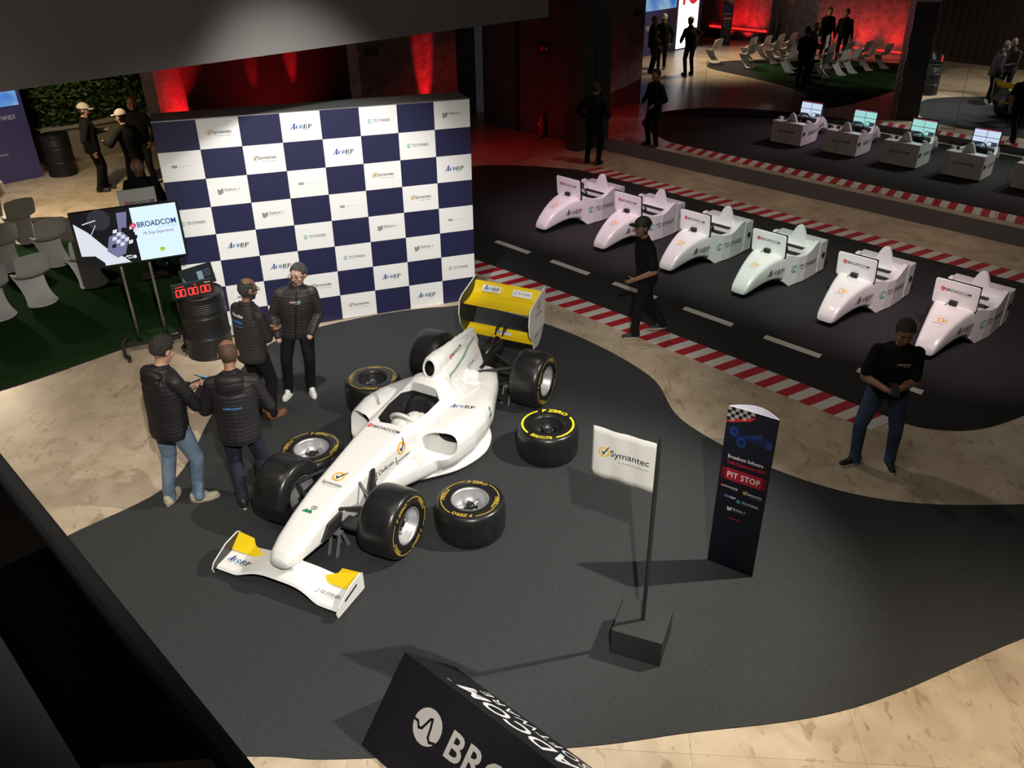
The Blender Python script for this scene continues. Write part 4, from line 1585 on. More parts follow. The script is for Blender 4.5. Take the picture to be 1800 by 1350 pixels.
def sim_parts():
    P = {}
    mb = MB()
    # tub built as wall panels round an open cockpit
    prof_b = [(0.0, 0.39), (0.70, 0.39), (0.93, 0.315), (1.05, 0.275)]

    def side(sg):
        xs = [(0.24, 0.572), (0.30, 0.575), (0.40, 0.54), (0.52, 0.475), (0.62, 0.45), (0.80, 0.455), (0.93, 0.50), (1.05, 0.52)]
        zb = [0.02, 0.02, 0.02, 0.02, 0.02, 0.02, 0.0, 0.10]
        rs = []
        for (x, zt), z0 in zip(xs, zb):
            y = 0.39 if x <= 0.70 else 0.39 - (x - 0.70) * 0.326
            yi = y - 0.06
            rs.append([Vector((x, sg * y, z0)), Vector((x, sg * y, zt - 0.008)), Vector((x, sg * (y - 0.008), zt)), Vector((x, sg * yi, zt)), Vector((x, sg * yi, z0))])
        e = MB()
        e.rings(rs if sg < 0 else [list(reversed(r)) for r in rs])
        return e.mesh('side_panel', [WHITE])
    P['side_panel_l'], P['side_panel_r'] = side(1), side(-1)
    e = MB()
    e.box((0.0, -0.395, 0.03), (0.225, 0.395, 0.52))
    P['rear_box'] = e.mesh('rear_box', [WHITE])
    e = MB()
    e.rings([sring(x, w, zb, zt, n=28, p=pp) for x, w, zb, zt, pp in (
        (0.92, 0.31, 0.02, 0.505, 7), (1.02, 0.285, 0.09, 0.515, 7), (1.15, 0.255, 0.145, 0.515, 7), (1.30, 0.225, 0.160, 0.495, 6.5), (1.45, 0.195, 0.145, 0.450, 6), (1.58, 0.17, 0.115, 0.395, 5.5), (1.69, 0.152, 0.09, 0.325, 5),
        (1.78, 0.137, 0.075, 0.25, 5), (1.84, 0.124, 0.07, 0.18, 4.5), (1.862, 0.11, 0.08, 0.145, 4))])
    P['nose'] = e.mesh('nose', [WHITE], True)
    e = MB()
    hp = []
    for k in range(25):
        y = -0.30 + 0.60 * k / 24
        z = 0.42 + 0.30 * math.exp(-(abs(y) / 0.125) ** 2.6)
        hp.append((y, z))
    rs = []
    for dx, sc in ((-0.035, 0.93), (-0.025, 1.0), (0.03, 1.0), (0.045, 0.93)):
        rs.append([Vector((0.20 + dx - (z - 0.42) * 0.06, y * sc, 0.42 + (z - 0.42) * (0.5 + sc / 2))) for y, z in hp] + [Vector((0.20 + dx, 0.30 * sc, 0.36)), Vector((0.20 + dx, -0.30 * sc, 0.36))])
    e.rings(rs)
    P['head_fairing'] = e.mesh('head_fairing', [WHITE], True)
    e = MB()
    e.box((0.24, -0.33, 0.36), (0.46, 0.33, 0.42))
    P['rear_deck'] = e.mesh('rear_deck', [WHITE])
    e = MB()
    e.box((0.225, -0.32, 0.10), (0.80, 0.32, 0.14))
    e.rings([[Vector((0.46, -0.2, 0.14)), Vector((0.46, 0.2, 0.14)), Vector((0.36, 0.2, 0.44)), Vector((0.36, -0.2, 0.44))], [Vector((0.56, -0.2, 0.14)), Vector((0.56, 0.2, 0.14)), Vector((0.42, 0.2, 0.46)), Vector((0.42, -0.2, 0.46))]])
    e.box((0.84, -0.25, 0.14), (0.92, 0.25, 0.46))
    P['seat'] = e.mesh('seat', [BLACK])
    e = MB()
    e.tube([(0.78 + 0.02 * math.sin(t), 0.13 * math.cos(t), 0.50 + 0.11 * math.sin(t)) for t in [2 * PI * k / 24 for k in range(24)]], 0.014, 8, closed=True)
    e.tube([(0.78, 0, 0.50), (0.92, 0, 0.42)], 0.03, 10)
    e.box((0.765, -0.12, 0.485), (0.79, 0.12, 0.515))
    P['steering_wheel'] = e.mesh('steering_wheel', [BLACKG], True)
    e = MB()
    e.lathe([(0, 0), (0.042, 0), (0.042, 0.012), (0.030, 0.016), (0, 0.012)], 20, M=frame((0.10, 0.3955, 0.30), (1, 0, 0), (0, 0, 1)) @ Matrix.Rotation(PI, 4, 'X'))
    P['vent'] = e.mesh('vent', [BLACK])
    e = MB()
    e.lathe([(0, 0), (0.055, 0), (0.055, 0.03), (0, 0.03)], 20, M=frame((0.42, -0.32, 0.49), (1, 0, 0), (0, 0, 1)) @ Matrix.Rotation(PI, 4, 'X'))
    P['speaker'] = e.mesh('speaker', [BLACK])
    # monitor: white back with rounded corners, black bezel and lit front
    R_ = 0.03
    cor = []
    for cx, cz, a0 in ((0.235, 0.135, 0), (-0.235, 0.135, 90), (-0.235, -0.135, 180), (0.235, -0.135, 270)):
        for k in range(5):
            t = math.radians(a0 + 22.5 * k)
            cor.append((cx + R_ * math.cos(t), cz + R_ * math.sin(t)))
    e = MB()
    e.rings([[Vector((x, y * sc, z * sc)) for y, z in cor] for x, sc in ((0.014, 1.0), (0.024, 1.0), (0.028, 0.985))])
    P['monitor_back'] = e.mesh('monitor_back', [PANELW])
    e = MB()
    e.box((-0.016, -0.268, -0.168), (0.0145, 0.268, 0.168))
    P['monitor_bezel'] = e.mesh('monitor_bezel', [BLACKG])
    e = MB()
    e.box((0.026, -0.045, -0.125), (0.075, 0.045, -0.075))
    e.tube([(0.05, -0.03, -0.10), (0.06, -0.035, -0.20), (0.06, -0.035, -0.235)], 0.006, 6)
    e.tube([(0.05, 0.03, -0.10), (0.06, 0.035, -0.20), (0.06, 0.035, -0.235)], 0.006, 6)
    e.box((0.0, -0.10, -0.245), (0.10, 0.10, -0.228))
    e.tube([(0.06, -0.05, -0.10), (0.10, -0.09, -0.15), (0.11, -0.10, -0.215), (0.13, -0.10, -0.235)], 0.005, 6)
    P['monitor_bracket'] = e.mesh('monitor_bracket', [BLACK])
    return P


SP = sim_parts()


def screen_art(main):
    a = Art()
    a.rect(-0.25, -0.15, 0.25, 0.15, main)
    a.rect(-0.25, 0.125, 0.25, 0.15, SCREEN_R, 0.0006)
    a.rect(-0.005, -0.15, 0.005, 0.125, SCREEN_D, 0.0006)
    a.rect(-0.25, -0.01, 0.25, 0.002, SCREEN_D, 0.0006)
    a.rect(-0.24, -0.15, -0.12, -0.08, SCREEN_D, 0.0008)
    a.ring(-0.09, -0.135, 0.05, 0.065, SCREEN_D, 0, 180, 0.0008)
    a.rect(0.05, -0.15, 0.25, -0.10, SCREEN_D, 0.0008)
    for k in range(5):
        a.rect(0.03 + k * 0.04, 0.06, 0.05 + k * 0.04, 0.064, SCREEN_D, 0.0008)
    return a.done('screen_picture')


SCRA, SCRB = screen_art(SCREEN_A), screen_art(SCREEN_B)
NOSEART = Art()
NOSEART.ring(0.0, 0.02, 0.026, 0.040, INKGOLD)
NOSEART.ring(0.052, 0.02, 0.018, 0.030, INKGOLD)
NOSEART.dashes(-0.065, -0.052, 0.13, 0.014, INKGREY, 11)
NOSEART.ring(0.0, -0.005, 0.098, 0.100, INKPALE)
NOSEME = NOSEART.done('nose_print')


def simulator(loc, label, scr, group):
    t = thing('racing_simulator', label, 'simulator', loc, math.atan2(-E1.y, -E1.x), group)
    nose = link('nose', SP['nose'], t, autos=True)
    sp = link('side_panel', SP['side_panel_l'], t)
    link('side_panel', SP['side_panel_r'], t)
    rb = link('rear_box', SP['rear_box'], t)
    for nm in ('head_fairing', 'rear_deck', 'seat', 'steering_wheel', 'vent', 'speaker'):
        link(nm, SP[nm], t, autos=nm in ('head_fairing',))
    Mm = Matrix.Translation((1.10, -0.01, 0.665)) @ Matrix.Rotation(math.radians(6), 4, 'Y') @ Matrix.Diagonal((1, 1.06, 1.08, 1))
    mo = link('monitor', SP['monitor_bezel'], t, Mm)
    link('monitor_back', SP['monitor_back'], mo)
    link('monitor_bracket', SP['monitor_bracket'], mo)
    link('screen', scr, mo, frame((-0.0175, 0, 0), (0, -1, 0), (0, 0, 1)))
    place_logo('broadcom', mo, (0.0300, 0, 0.035), (0, 1, 0), (0, 0, 1), 0.37, 'monitor_print')
    place_logo('broadcom', rb, (-0.003, 0.0, 0.30), (0, -1, 0), (0, 0, 1), 0.42, 'rear_print')
    decal(LOGO['td'], logo_M('td', Vector((0.62, 0.39, 0.27)), (-1, 0, 0), (0, 0, 1), 0.62), SPB, 'side_print', t, 0.004, 0.2)
    nb = NB
    decal(ACB, logo_M('acorp', Vector((1.24, 0.24, 0.29)), (-1, 0.24, 0), (0, 0, 1), 0.36), nb, 'side_print', t, 0.004, 0.2)
    decal(NOSEME, frame((1.52, 0, 0.44), (0, 1, 0), (-1, 0, 0.4)), nb, 'nose_print', t, 0.003, 0.2)
    return t


NB = bvh_of(SP['nose'])
SPB = bvh_of(SP['side_panel_l'])
INKG = INKSKY
ACB = logo_acorp(INK, INK, INKGREY).done('print_acorp_black')
ORD = ('first', 'second', 'third', 'fourth', 'fifth', 'sixth')
for k, b0 in enumerate((-2.63, -1.27, 0.10, 1.43, 2.81, 4.17)):
    simulator(AB(-3.3, b0, 0.008), 'white racing simulator pod, %s in the row counted from the dark pillar' % ORD[k], SCRB if k in (1, 2) else SCRA, 'racing simulator pods on the track carpet')

# ================================================================== TV ON STAND
tvp = Vector((-0.52, 0.0, 0.0125))
tv = thing('television_stand', 'large lit television on a wheeled two-pole metal stand beside the barrel', 'television', tvp, math.radians(4))
m = MB()
m.box((-0.59, -0.15, 1.285), (0.65, -0.09, 2.0))
scr = m.build('television', BLACKG, tv)
GL = lambda n, c, s=0.9: glow('tv_' + n, c, s)
a = Art()
W2, H2 = 0.60, 0.338
TVK, TVW, TVC, TVG, TVL = GL('black', (0.004, 0.004, 0.007)), GL('white', (0.86, 0.90, 1.0), 0.85), GL('pale', (0.74, 0.93, 1.0), 1.0), GL('grey', (0.18, 0.18, 0.30)), GL('lilac', (0.20, 0.20, 0.36))
a.rect(-W2, -H2, W2, H2, TVK)
a.rect(0.06, -H2, W2, H2, TVC, 0.0005)
a.poly([(-W2, 0.23), (-0.46, 0.10), (-0.30, -0.12), (-0.12, -0.27), (-0.06, -H2), (-W2, -H2)], TVW, 0.0005)
a.poly([(-W2, -0.18), (-0.45, -0.20), (-0.36, -0.30), (-0.36, -H2), (-W2, -H2)], TVK, 0.0008)
a.disc(-0.31, 0.24, 0.13, GL('tyre', (0.03, 0.03, 0.04)), 0.0006)
a.poly([(-0.10, 0.30), (0.02, 0.30), (-0.02, 0.10), (-0.12, 0.06)], TVL, 0.0006)
a.poly([(-0.30, -0.16), (-0.24, 0.02), (-0.08, 0.06), (-0.02, -0.02), (-0.10, -0.22), (-0.20, -0.26)], TVL, 0.0006)
for i in range(6):
    for j in range(5):
        if (i + j) % 2 == 0:
            x, y = -0.24 + i * 0.05 + j * 0.012, -0.13 + j * 0.045 + i * 0.006
            a.poly([(x, y), (x + 0.05, y + 0.006), (x + 0.062, y + 0.05), (x + 0.012, y + 0.044)], TVW if (i * 7 + j) % 3 else TVK, 0.0009)
a.line([(-0.50, 0.21), (-0.35, 0.24)], 0.012, TVW, 0.0009)
a.line([(-0.44, 0.06), (-0.36, 0.18)], 0.008, TVW, 0.0009)
a.line([(-0.18, -0.29), (-0.06, -0.25)], 0.010, TVW, 0.0009)
lg_pulse(a, 0.06, 0.115, 0.035, GL('red', (0.75, 0.02, 0.10)), TVW, 0.0012)
TVB = GL('navy', (0.02, 0.05, 0.22))
a.text('BROADCOM', 0.105, 0.085, 0.066, TVB, 0.02, width=0.46, z=0.0012)
a.text('SOFTWARE', 0.575, 0.045, 0.034, GL('tint', (0.55, 0.78, 0.90)), 0.0, width=0.24, align='r', z=0.0012)
a.text('Pit Stop Experience', 0.335, -0.015, 0.036, GL('purple', (0.16, 0.08, 0.38)), 0.006, 0.25, width=0.36, align='c', z=0.0012)
a.rect(0.31, -0.25, 0.365, -0.205, GL('lime', (0.45, 0.65, 0.02)), 0.0012)
a.dashes(-0.10, -0.262, 0.07, 0.02, TVW, 6, 0.0012)
a.dashes(-0.085, -0.292, 0.055, 0.02, TVW, 5, 0.0012)
a.disc(-0.005, -0.275, 0.022, TVW, 0.0012)
link('screen_picture', a.done('screen_picture'), scr, frame((0.03, -0.152, 1.6425), (1, 0, 0), (0, 0, 1)) @ Matrix.Diagonal((0.985, 1, 1, 1)))
for x in (-0.17, 0.17):
    m = MB()
    m.tube([(x, 0.06, 0.10), (x, 0.06, 1.80)], 0.020, 12)
    m.build('pole', STEEL, tv, smooth=True)
    m = MB()
    m.tube([(x, 0.06, 0.10), (x, 0.06, 0.42)], 0.027, 12)
    m.build('pole_sleeve', BLACK, tv, smooth=True)
m = MB()
m.box((-0.28, -0.09, 1.50), (0.28, 0.05, 1.72))
m.build('mount_plate', BLACK, tv)
m = MB()
m.box((-0.34, 0.03, 0.07), (0.34, 0.09, 0.12))
m.build('cross_bar', BLACK, tv)
for x in (-0.34, 0.34):
    m = MB()
    sg = 1 if x > 0 else -1
    pts = [(x - 0.03 * sg, -0.28), (x, -0.30), (x + 0.06 * sg, -0.20), (x + 0.07 * sg, 0.0), (x + 0.06 * sg, 0.24), (x, 0.34), (x - 0.03 * sg, 0.32), (x + 0.02 * sg, 0.2), (x + 0.025 * sg, 0), (x + 0.02 * sg, -0.18)]
    if sg < 0:
        pts = pts[::-1]
    m.prism([(p[0], p[1], 0.05) for p in pts], (0, 0, 0.04))
    for y in (-0.26, 0.30):
        m.lathe([(0, -0.02), (0.024, -0.02), (0.024, 0.02), (0, 0.02)], 12, M=Matrix.Translation((x, y, 0.025)) @ Matrix.Rotation(PI / 2, 4, 'Y'))
    m.build('castor_foot', BLACK, tv)
m = MB()
random.seed(3)
cable = [(0.50 + 0.05 * math.sin(k * 1.9), -0.02 + 0.28 * math.cos(k * 1.1) + 0.02 * k, 0.012 + 0.004 * (k % 3)) for k in range(22)]
m.tube(cable, 0.007, 6)
cb_ = m.build('cable', BLACK, None, smooth=True, M=Matrix.Translation((tvp.x - 0.1, tvp.y - 0.1, 0)))
tag(cb_, 'black cable coiled on the floor between the television stand and the barrel', 'cable')


# ================================================================== BARRELS
def barrel(loc, label, rad=0.29, h=0.88):
    t = thing('oil_barrel', label, 'barrel', loc, 0, 'black oil barrels')
    mb = MB()
    pr = [(0, 0.0), (rad, 0.0), (rad + 0.006, 0.012), (rad, 0.024)]
    z = 0.024
    for zc in (h * 0.34, h * 0.67):
        pr += [(rad, zc - 0.02), (rad + 0.012, zc), (rad, zc + 0.02)]
    for k in range(5):
        zc = h * 0.76 + k * 0.028
        pr += [(rad, zc - 0.007), (rad + 0.005, zc), (rad, zc + 0.007)]
    pr += [(rad, h - 0.02), (rad + 0.006, h - 0.008), (rad, h), (rad - 0.012, h), (rad - 0.014, h - 0.015), (0, h - 0.015)]
    pr2 = [pr[0]]
    for q in pr[1:]:
        pr2.append(q)
    mb.lathe(pr2, 48)
    mb.build('drum', mat('drum_black', (0.013, 0.013, 0.014), 0.42, spec=0.4), t, smooth=True, autos=True)
    mb = MB()
    mb.lathe([(0, h - 0.015), (0.03, h - 0.015), (0.03, h - 0.003), (0, h - 0.003)], 16, M=Matrix.Translation((0.17, 0.08, 0)))
    mb.build('bung', BLACK, t)
    return t


DP = Vector((0.175, -0.335, 0))
barrel(DP, 'black oil barrel carrying the red digital timer')
barrel((-2.42, 9.72, 0), 'black oil barrel standing beside the hedge planter')

# LED timer
tm = thing('digital_timer', 'red digital timer reading zeros on top of the barrel', 'timer', (DP.x - 0.06, DP.y - 0.20, 0.882), math.radians(9))
m = MB()
m.box((-0.25, -0.03, 0.03), (0.25, 0.03, 0.21))
m.build('case', BLACK, tm)
m = MB()
m.box((-0.10, -0.05, 0.0), (0.10, 0.06, 0.03))
m.build('foot', BLACK, tm)
SEG = glow('timer_red', (1.0, 0.03, 0.02), 3.2)
a = Art()
for g, x0 in enumerate((-0.205, -0.055, 0.095)):
    for d_ in range(2):
        a = Art()
        x = x0 + d_ * 0.062
        w_, hh, tk = 0.046, 0.088, 0.011
        y0 = -0.062
        for s_ in (((0, 0), (w_, 0)), ((0, hh), (w_, hh)), ((0, 0), (0, hh / 2)), ((0, hh / 2), (0, hh)), ((w_, 0), (w_, hh / 2)), ((w_, hh / 2), (w_, hh))):
            (xa, ya), (xb, yb) = s_
            dx, dy = (xb - xa), (yb - ya)
            a.line([(x + xa + dx * .12, y0 + ya + dy * .12), (x + xb - dx * .12, y0 + yb - dy * .12)], tk, SEG)
        link('digit', a.done('digit'), tm, frame((0, -0.0325, 0.12), (1, 0, 0), (0, 0, 1)))
a = Art()
a.dashes(-0.205, 0.058, 0.11, 0.010, SEG, 8)
a.dashes(0.02, 0.060, 0.03, 0.010, SEG, 3)
a.dashes(0.15, 0.060, 0.07, 0.014, INKWHITE, 6)
link('display', a.done('display'), tm, frame((0, -0.0325, 0.12), (1, 0, 0), (0, 0, 1)))
# small screen behind the timer
sm = thing('small_monitor', 'small black monitor leaning behind the digital timer', 'monitor', (DP.x + 0.02, DP.y + 0.02, 0.882), math.radians(16))
m = MB()
Mt = Matrix.Translation((0, 0, 0.19)) @ Matrix.Rotation(math.radians(-10), 4, 'X') @ Matrix.Rotation(math.radians(-4), 4, 'Y')
m.box((-0.21, -0.012, -0.13), (0.21, 0.012, 0.13), M=Mt)
sc2 = m.build('panel', BLACKG, sm)
m = MB()
m.box((-0.07, -0.06, 0.0), (0.07, 0.08, 0.012))
m.box((-0.02, 0.0, 0.01), (0.02, 0.03, 0.12))
m.build('foot', BLACK, sm)
a = Art()
a.rect(-0.195, -0.11, 0.195, 0.115, glow('mini_dark', (0.010, 0.014, 0.02), 0.8))
a.rect(0.0, -0.09, 0.07, 0.06, glow('mini_pale', (0.30, 0.42, 0.48), 0.7), 0.0005)
a.poly([(-0.19, 0.04), (-0.15, -0.04), (-0.08, -0.08), (-0.02, -0.10), (-0.19, -0.10)], glow('mini_grey', (0.20, 0.26, 0.32), 0.6), 0.0005)
for k in range(4):
    a.rect(0.085, 0.055 - k * 0.025, 0.17, 0.062 - k * 0.025, glow('mini_grey', (0, 0, 0), 0), 0.0005)
link('screen_picture', a.done('screen_picture'), sc2, Mt @ frame((0, -0.0135, 0), (1, 0, 0), (0, 0, 1)))

# ================================================================== LED PANELS by the entrance
PB0, PB1 = Vector((-2.83, 9.69, 0)), None
pd = (E1 * -1)
pw = thing('display_wall', 'purple-blue display wall with a lit sky screen and white logos at left', 'display wall', PB0, math.atan2(E1.y, E1.x))
PUR = mat('display_purple', (0.075, 0.07, 0.21), 0.5)
m = MB()
m.box((-3.05, 0.0, 0.0), (0.0, 0.35, 3.0))
m.build('panel_body', PUR, pw)
SKYS = bpy.data.materials.new('sky_screen')
SKYS.use_nodes = True
nt = SKYS.node_tree
bs = nt.nodes['Principled BSDF']
bs.inputs['Base Color'].default_value = (0, 0, 0, 1)
nz = nt.nodes.new('ShaderNodeTexNoise')
nz.inputs['Scale'].default_value = 1.6
rp = nt.nodes.new('ShaderNodeValToRGB')
rp.color_ramp.elements[0].position, rp.color_ramp.elements[0].color = 0.35, (0.05, 0.22, 0.75, 1)
rp.color_ramp.elements[1].position, rp.color_ramp.elements[1].color = 0.70, (0.45, 0.75, 0.95, 1)
tcn = nt.nodes.new('ShaderNodeTexCoord')
nt.links.new(tcn.outputs['Object'], nz.inputs['Vector'])
nt.links.new(nz.outputs['Fac'], rp.inputs['Fac'])
nt.links.new(rp.outputs['Color'], bs.inputs['Emission Color'])
bs.inputs['Emission Strength'].default_value = 0.75
m = MB()
m.box((-2.95, -0.03, 1.55), (-0.08, 0.0, 2.75))
m.build('sky_screen', SKYS, pw)
TDW = logo_td(INKWHITE).done('print_td_white')
DFW = logo_defcon(INKWHITE, INKWHITE).done('print_defcon_white')
for me, x, z, w in ((TDW, -0.86, 1.28, 0.75), (DFW, -1.28, 0.92, 0.70)):
    link('wall_print', me, pw, frame((x - 0.1, -0.004, z), (1, 0, 0), (0, 0, 1)) @ Matrix.Scale(w, 4))
a = Art()
a.rect(-0.95, 0.58, -0.55, 0.60, INKPALE)
link('wall_print', a.done('bar'), pw, frame((0, -0.004, 0), (1, 0, 0), (0, 0, 1)))
lp = thing('lit_screen_wall', 'bright white screen wall with large red letters, seen in the mirror', 'screen', PB0 + E1 * -3.08, math.atan2(E1.y, E1.x))
m = MB()
m.box((-1.6, 0.0, 0), (0, 0.3, 3.0))
m.build('screen_body', PUR, lp)
m = MB()
m.box((-1.35, -0.02, 0.05), (-0.05, 0.0, 2.95))
m.build('lit_panel', glow('led_white', (1.0, 0.96, 0.93), 2.2), lp)
LEDR = glow('led_red', (0.80, 0.03, 0.04), 1.0)
LEDG = glow('led_line', (0.55, 0.5, 0.5), 0.6)
for k in range(22):
    m = MB()
    m.box((-1.35, -0.024, 0.2 + k * 0.125), (-0.05, -0.021, 0.212 + k * 0.125))
    m.build('lit_line', LEDG, lp)
a = Art()
a.ring(-0.95, 1.95, 0.20, 0.36, LEDR)
a.rect(-0.42, 1.6, -0.26, 2.3, LEDR)
link('red_letters', a.done('red_letters'), lp, frame((0, -0.027, 0), (1, 0, 0), (0, 0, 1)))

# ================================================================== HEDGE PLANTER behind the visitors
hp = thing('hedge_planter', 'dense green hedge growing in a low beige planter at the back left', 'planter', (-1.75, 11.25, 0), math.radians(24.3))
m = MB()
m.box((-1.2, -0.25, 0), (1.6, 0.45, 0.75))
m.build('planter_box', mat('planter_beige', (0.34, 0.27, 0.19), 0.7), hp)
m = MB()
m.box((-1.25, -0.29, 0.75), (1.65, 0.49, 0.80))
m.build('planter_rim', mat('planter_rim', (0.42, 0.36, 0.28), 0.6), hp)
m = MB()
random.seed(11)
for k in range(5200):
    x, z = random.uniform(-1.2, 1.6), random.uniform(0.8, 3.2)
    y = 0.0 + 0.10 * math.sin(x * 3) + 0.08 * math.sin(z * 4 + x) + random.uniform(-0.2, 0.25)
    q = Euler((random.uniform(-0.9, 0.9), random.uniform(-0.8, 0.8), random.uniform(0, 6.28))).to_matrix()
    l, w_ = random.uniform(0.05, 0.10), random.uniform(0.02, 0.04)
    c = Vector((x, y, z))
    m.add([c + q @ Vector(p) for p in ((-l, 0, 0), (-l * .2, 0, w_), (l, 0, 0.0), (-l * .2, 0, -w_))], [(0, 1, 2, 3)], k % 3)
lv = m.build('hedge_leaves', [mat('leaf_a', (0.05, 0.10, 0.015), 0.5), mat('leaf_b', (0.09, 0.13, 0.02), 0.5), mat('leaf_c', (0.02, 0.05, 0.01), 0.5)], hp)
lv['kind'] = 'stuff'
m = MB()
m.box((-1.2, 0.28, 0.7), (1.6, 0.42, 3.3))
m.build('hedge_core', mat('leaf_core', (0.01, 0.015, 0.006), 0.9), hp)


# ================================================================== CHAIRS (one-piece S-shaped shells)
def chair_mesh():
    prof = [(-0.23, 0.83, 0.20), (-0.215, 0.80, 0.235), (-0.19, 0.72, 0.25), (-0.165, 0.62, 0.25), (-0.14, 0.53, 0.245), (-0.10, 0.465, 0.24), (-0.02, 0.43, 0.24), (0.08, 0.42, 0.245), (0.17, 0.43, 0.25),
            (0.225, 0.425, 0.245), (0.245, 0.395, 0.235), (0.23, 0.34, 0.21), (0.17, 0.25, 0.195), (0.09, 0.16, 0.188), (0.0, 0.085, 0.195), (-0.10, 0.040, 0.215), (-0.19, 0.015, 0.225), (-0.255, 0.008, 0.215)]
    NW = 10
    vs, fs = [], []
    for i, (x, z, w) in enumerate(prof):
        for j in range(NW + 1):
            u = -1 + 2 * j / NW
            e = abs(u) ** 3
            up = 0.0
            dx = 0.0
            if i <= 4:
                dx = 0.045 * e
            elif i <= 9:
                up = 0.045 * e
            else:
                dx = -0.05 * u * u if i < 14 else (-0.02 * u * u if i < 15 else 0.09 * abs(u) ** 2.5 * (i - 14) / 2)
                up = -0.01 * e if i < 14 else 0.0
            top = -0.045 * abs(u) ** 3 if i == 0 else 0
            vs.append((x + dx, u * w, max(0.004, z + up + top)))
    for i in range(len(prof) - 1):
        for j in range(NW):
            a_ = i * (NW + 1) + j
            fs.append((a_, a_ + 1, a_ + NW + 2, a_ + NW + 1))
    mb = MB()
    mb.add(vs, fs)
    me = mb.mesh('shell', [CHAIRW], True)
    ob = bpy.data.objects.new('tmp', me)
    COL.objects.link(ob)
    md = ob.modifiers.new('t', 'SOLIDIFY')
    md.thickness = 0.016
    md.offset = 1
    md = ob.modifiers.new('s', 'SUBSURF')
    md.levels = 1
    dg = bpy.context.evaluated_depsgraph_get()
    out = bpy.data.meshes.new_from_object(ob.evaluated_get(dg))
    bpy.data.objects.remove(ob)
    out.polygons.foreach_set('use_smooth', [True] * len(out.polygons))
    return out


CHM = chair_mesh()
cdir = math.atan2(0.89, -0.45)
CH = [((84, 540), 'white moulded chair, nearest the foot of the television stand in the front row'), ((10, 566), 'white moulded chair cut by the left edge, lowest of the chairs'),
      ((175, 507), 'white moulded chair half hidden behind the television'), ((112, 470), 'white moulded chair in the second row, beside the television edge'),
      ((28, 480), 'white moulded chair in the second row at the left edge'), ((58, 430), 'white moulded chair in the third row, in front of the bare floor'),
      ((5, 398), 'white moulded chair farthest back against the left edge')]
for px, lab in CH:
    p = G(*px)
    c = link('moulded_chair', CHM)
    c.location = (p.x + 0.24 * math.cos(cdir), p.y + 0.24 * math.sin(cdir), 0.013)
    c.rotation_euler = (0, 0, cdir + random.uniform(-0.06, 0.06))
    tag(c, lab, 'chair', 'white moulded chairs')
for k, (x, y) in enumerate(((-4.1, 5.45), (-4.65, 5.0), (-5.2, 4.6), (-5.75, 4.2), (-3.75, 4.55), (-4.2, 4.15), (-4.7, 3.55), (-3.3, 2.75), (-3.75, 2.2), (-3.35, 1.45), (-3.9, 0.95), (-4.4, 1.6))):
    c = link('moulded_chair', CHM)
    c.location = (x, y, 0.013)
    c.rotation_euler = (0, 0, cdir + random.uniform(-0.1, 0.1))
    tag(c, 'white moulded chair seen only in the mirror, before the red wall', 'chair', 'white moulded chairs in the mirror')

# wall furniture on the far right wall
ex = thing('exit_sign', 'small dim red sign high on the dark wall left of the pillar', 'sign', AB(-0.01, -7.45, 1.95))
m = MB()
m.prism([E2 * -0.2, E2 * 0.2, E2 * 0.2 - E1 * 0.03, E2 * -0.2 - E1 * 0.03], (0, 0, 0.26))
m.build('case', mat('sign_case', (0.02, 0.004, 0.004), 0.5), ex)
a = Art()
for k, t in enumerate(('o', 'l', 'n')):
    a.text(t, -0.12 + k * 0.09, -0.05, 0.11, glow('sign_glow', (0.6, 0.02, 0.02), 0.16), 0.02)
link('sign_face', a.done('sign_face'), ex, frame(-E1 * 0.033 + Vector((0, 0, 0.13)), E2, (0, 0, 1)))
fe = thing('fire_extinguisher', 'fire extinguisher hanging low on the dark red wall', 'extinguisher', AB(-0.12, -7.4, 0.0))
m = MB()
m.lathe([(0, 0.05), (0.075, 0.05), (0.085, 0.07), (0.085, 0.45), (0.06, 0.53), (0.025, 0.56), (0.025, 0.62), (0, 0.62)], 20)
m.build('cylinder', mat('ext_red', (0.25, 0.01, 0.012), 0.35), fe, smooth=True)
m = MB()
m.tube([(0, 0, 0.60), (-0.06, 0.05, 0.62), (-0.10, 0.07, 0.45), (-0.09, 0.07, 0.25)], 0.012, 8)
m.build('hose', BLACK, fe, smooth=True)
m = MB()
m.box((-0.02, -0.03, 0.0), (0.09, 0.03, 0.06))
m.build('bracket', BLACK, fe)
m = MB()
m.box((-0.10, -0.03, 0.30), (-0.083, 0.05, 0.38))
m.build('tag_plate', INKWHITE, fe)
es = thing('wall_sign', 'small arrow sign on the dark red wall above the backdrop', 'sign', AB(-4.7, -8.19, 2.35))
m = MB()
m.prism([Vector((0, 0, 0)), E1 * 0.36, E1 * 0.36 + E2 * 0.02, E2 * 0.02], (0, 0, 0.14))
m.build('plate', mat('sign_dark', (0.02, 0.02, 0.02), 0.5), es)


# ================================================================== PEOPLE (local x = facing direction, y = left, z up)
def ik(a, b, l1, l2, hint):
    """middle joint of a two-bone chain"""
    a, b, hint = Vector(a), Vector(b), Vector(hint)
    d = b - a
    L = min(d.length, (l1 + l2) * 0.999)
    dn = d.normalized()
    x = (l1 * l1 - l2 * l2 + L * L) / (2 * L)
    h = math.sqrt(max(0.0, l1 * l1 - x * x))
    p = hint - dn * hint.dot(dn)
    p = p.normalized() if p.length > 1e-5 else Vector((0, 0, 1))
    return a + dn * x + p * h, a + dn * L


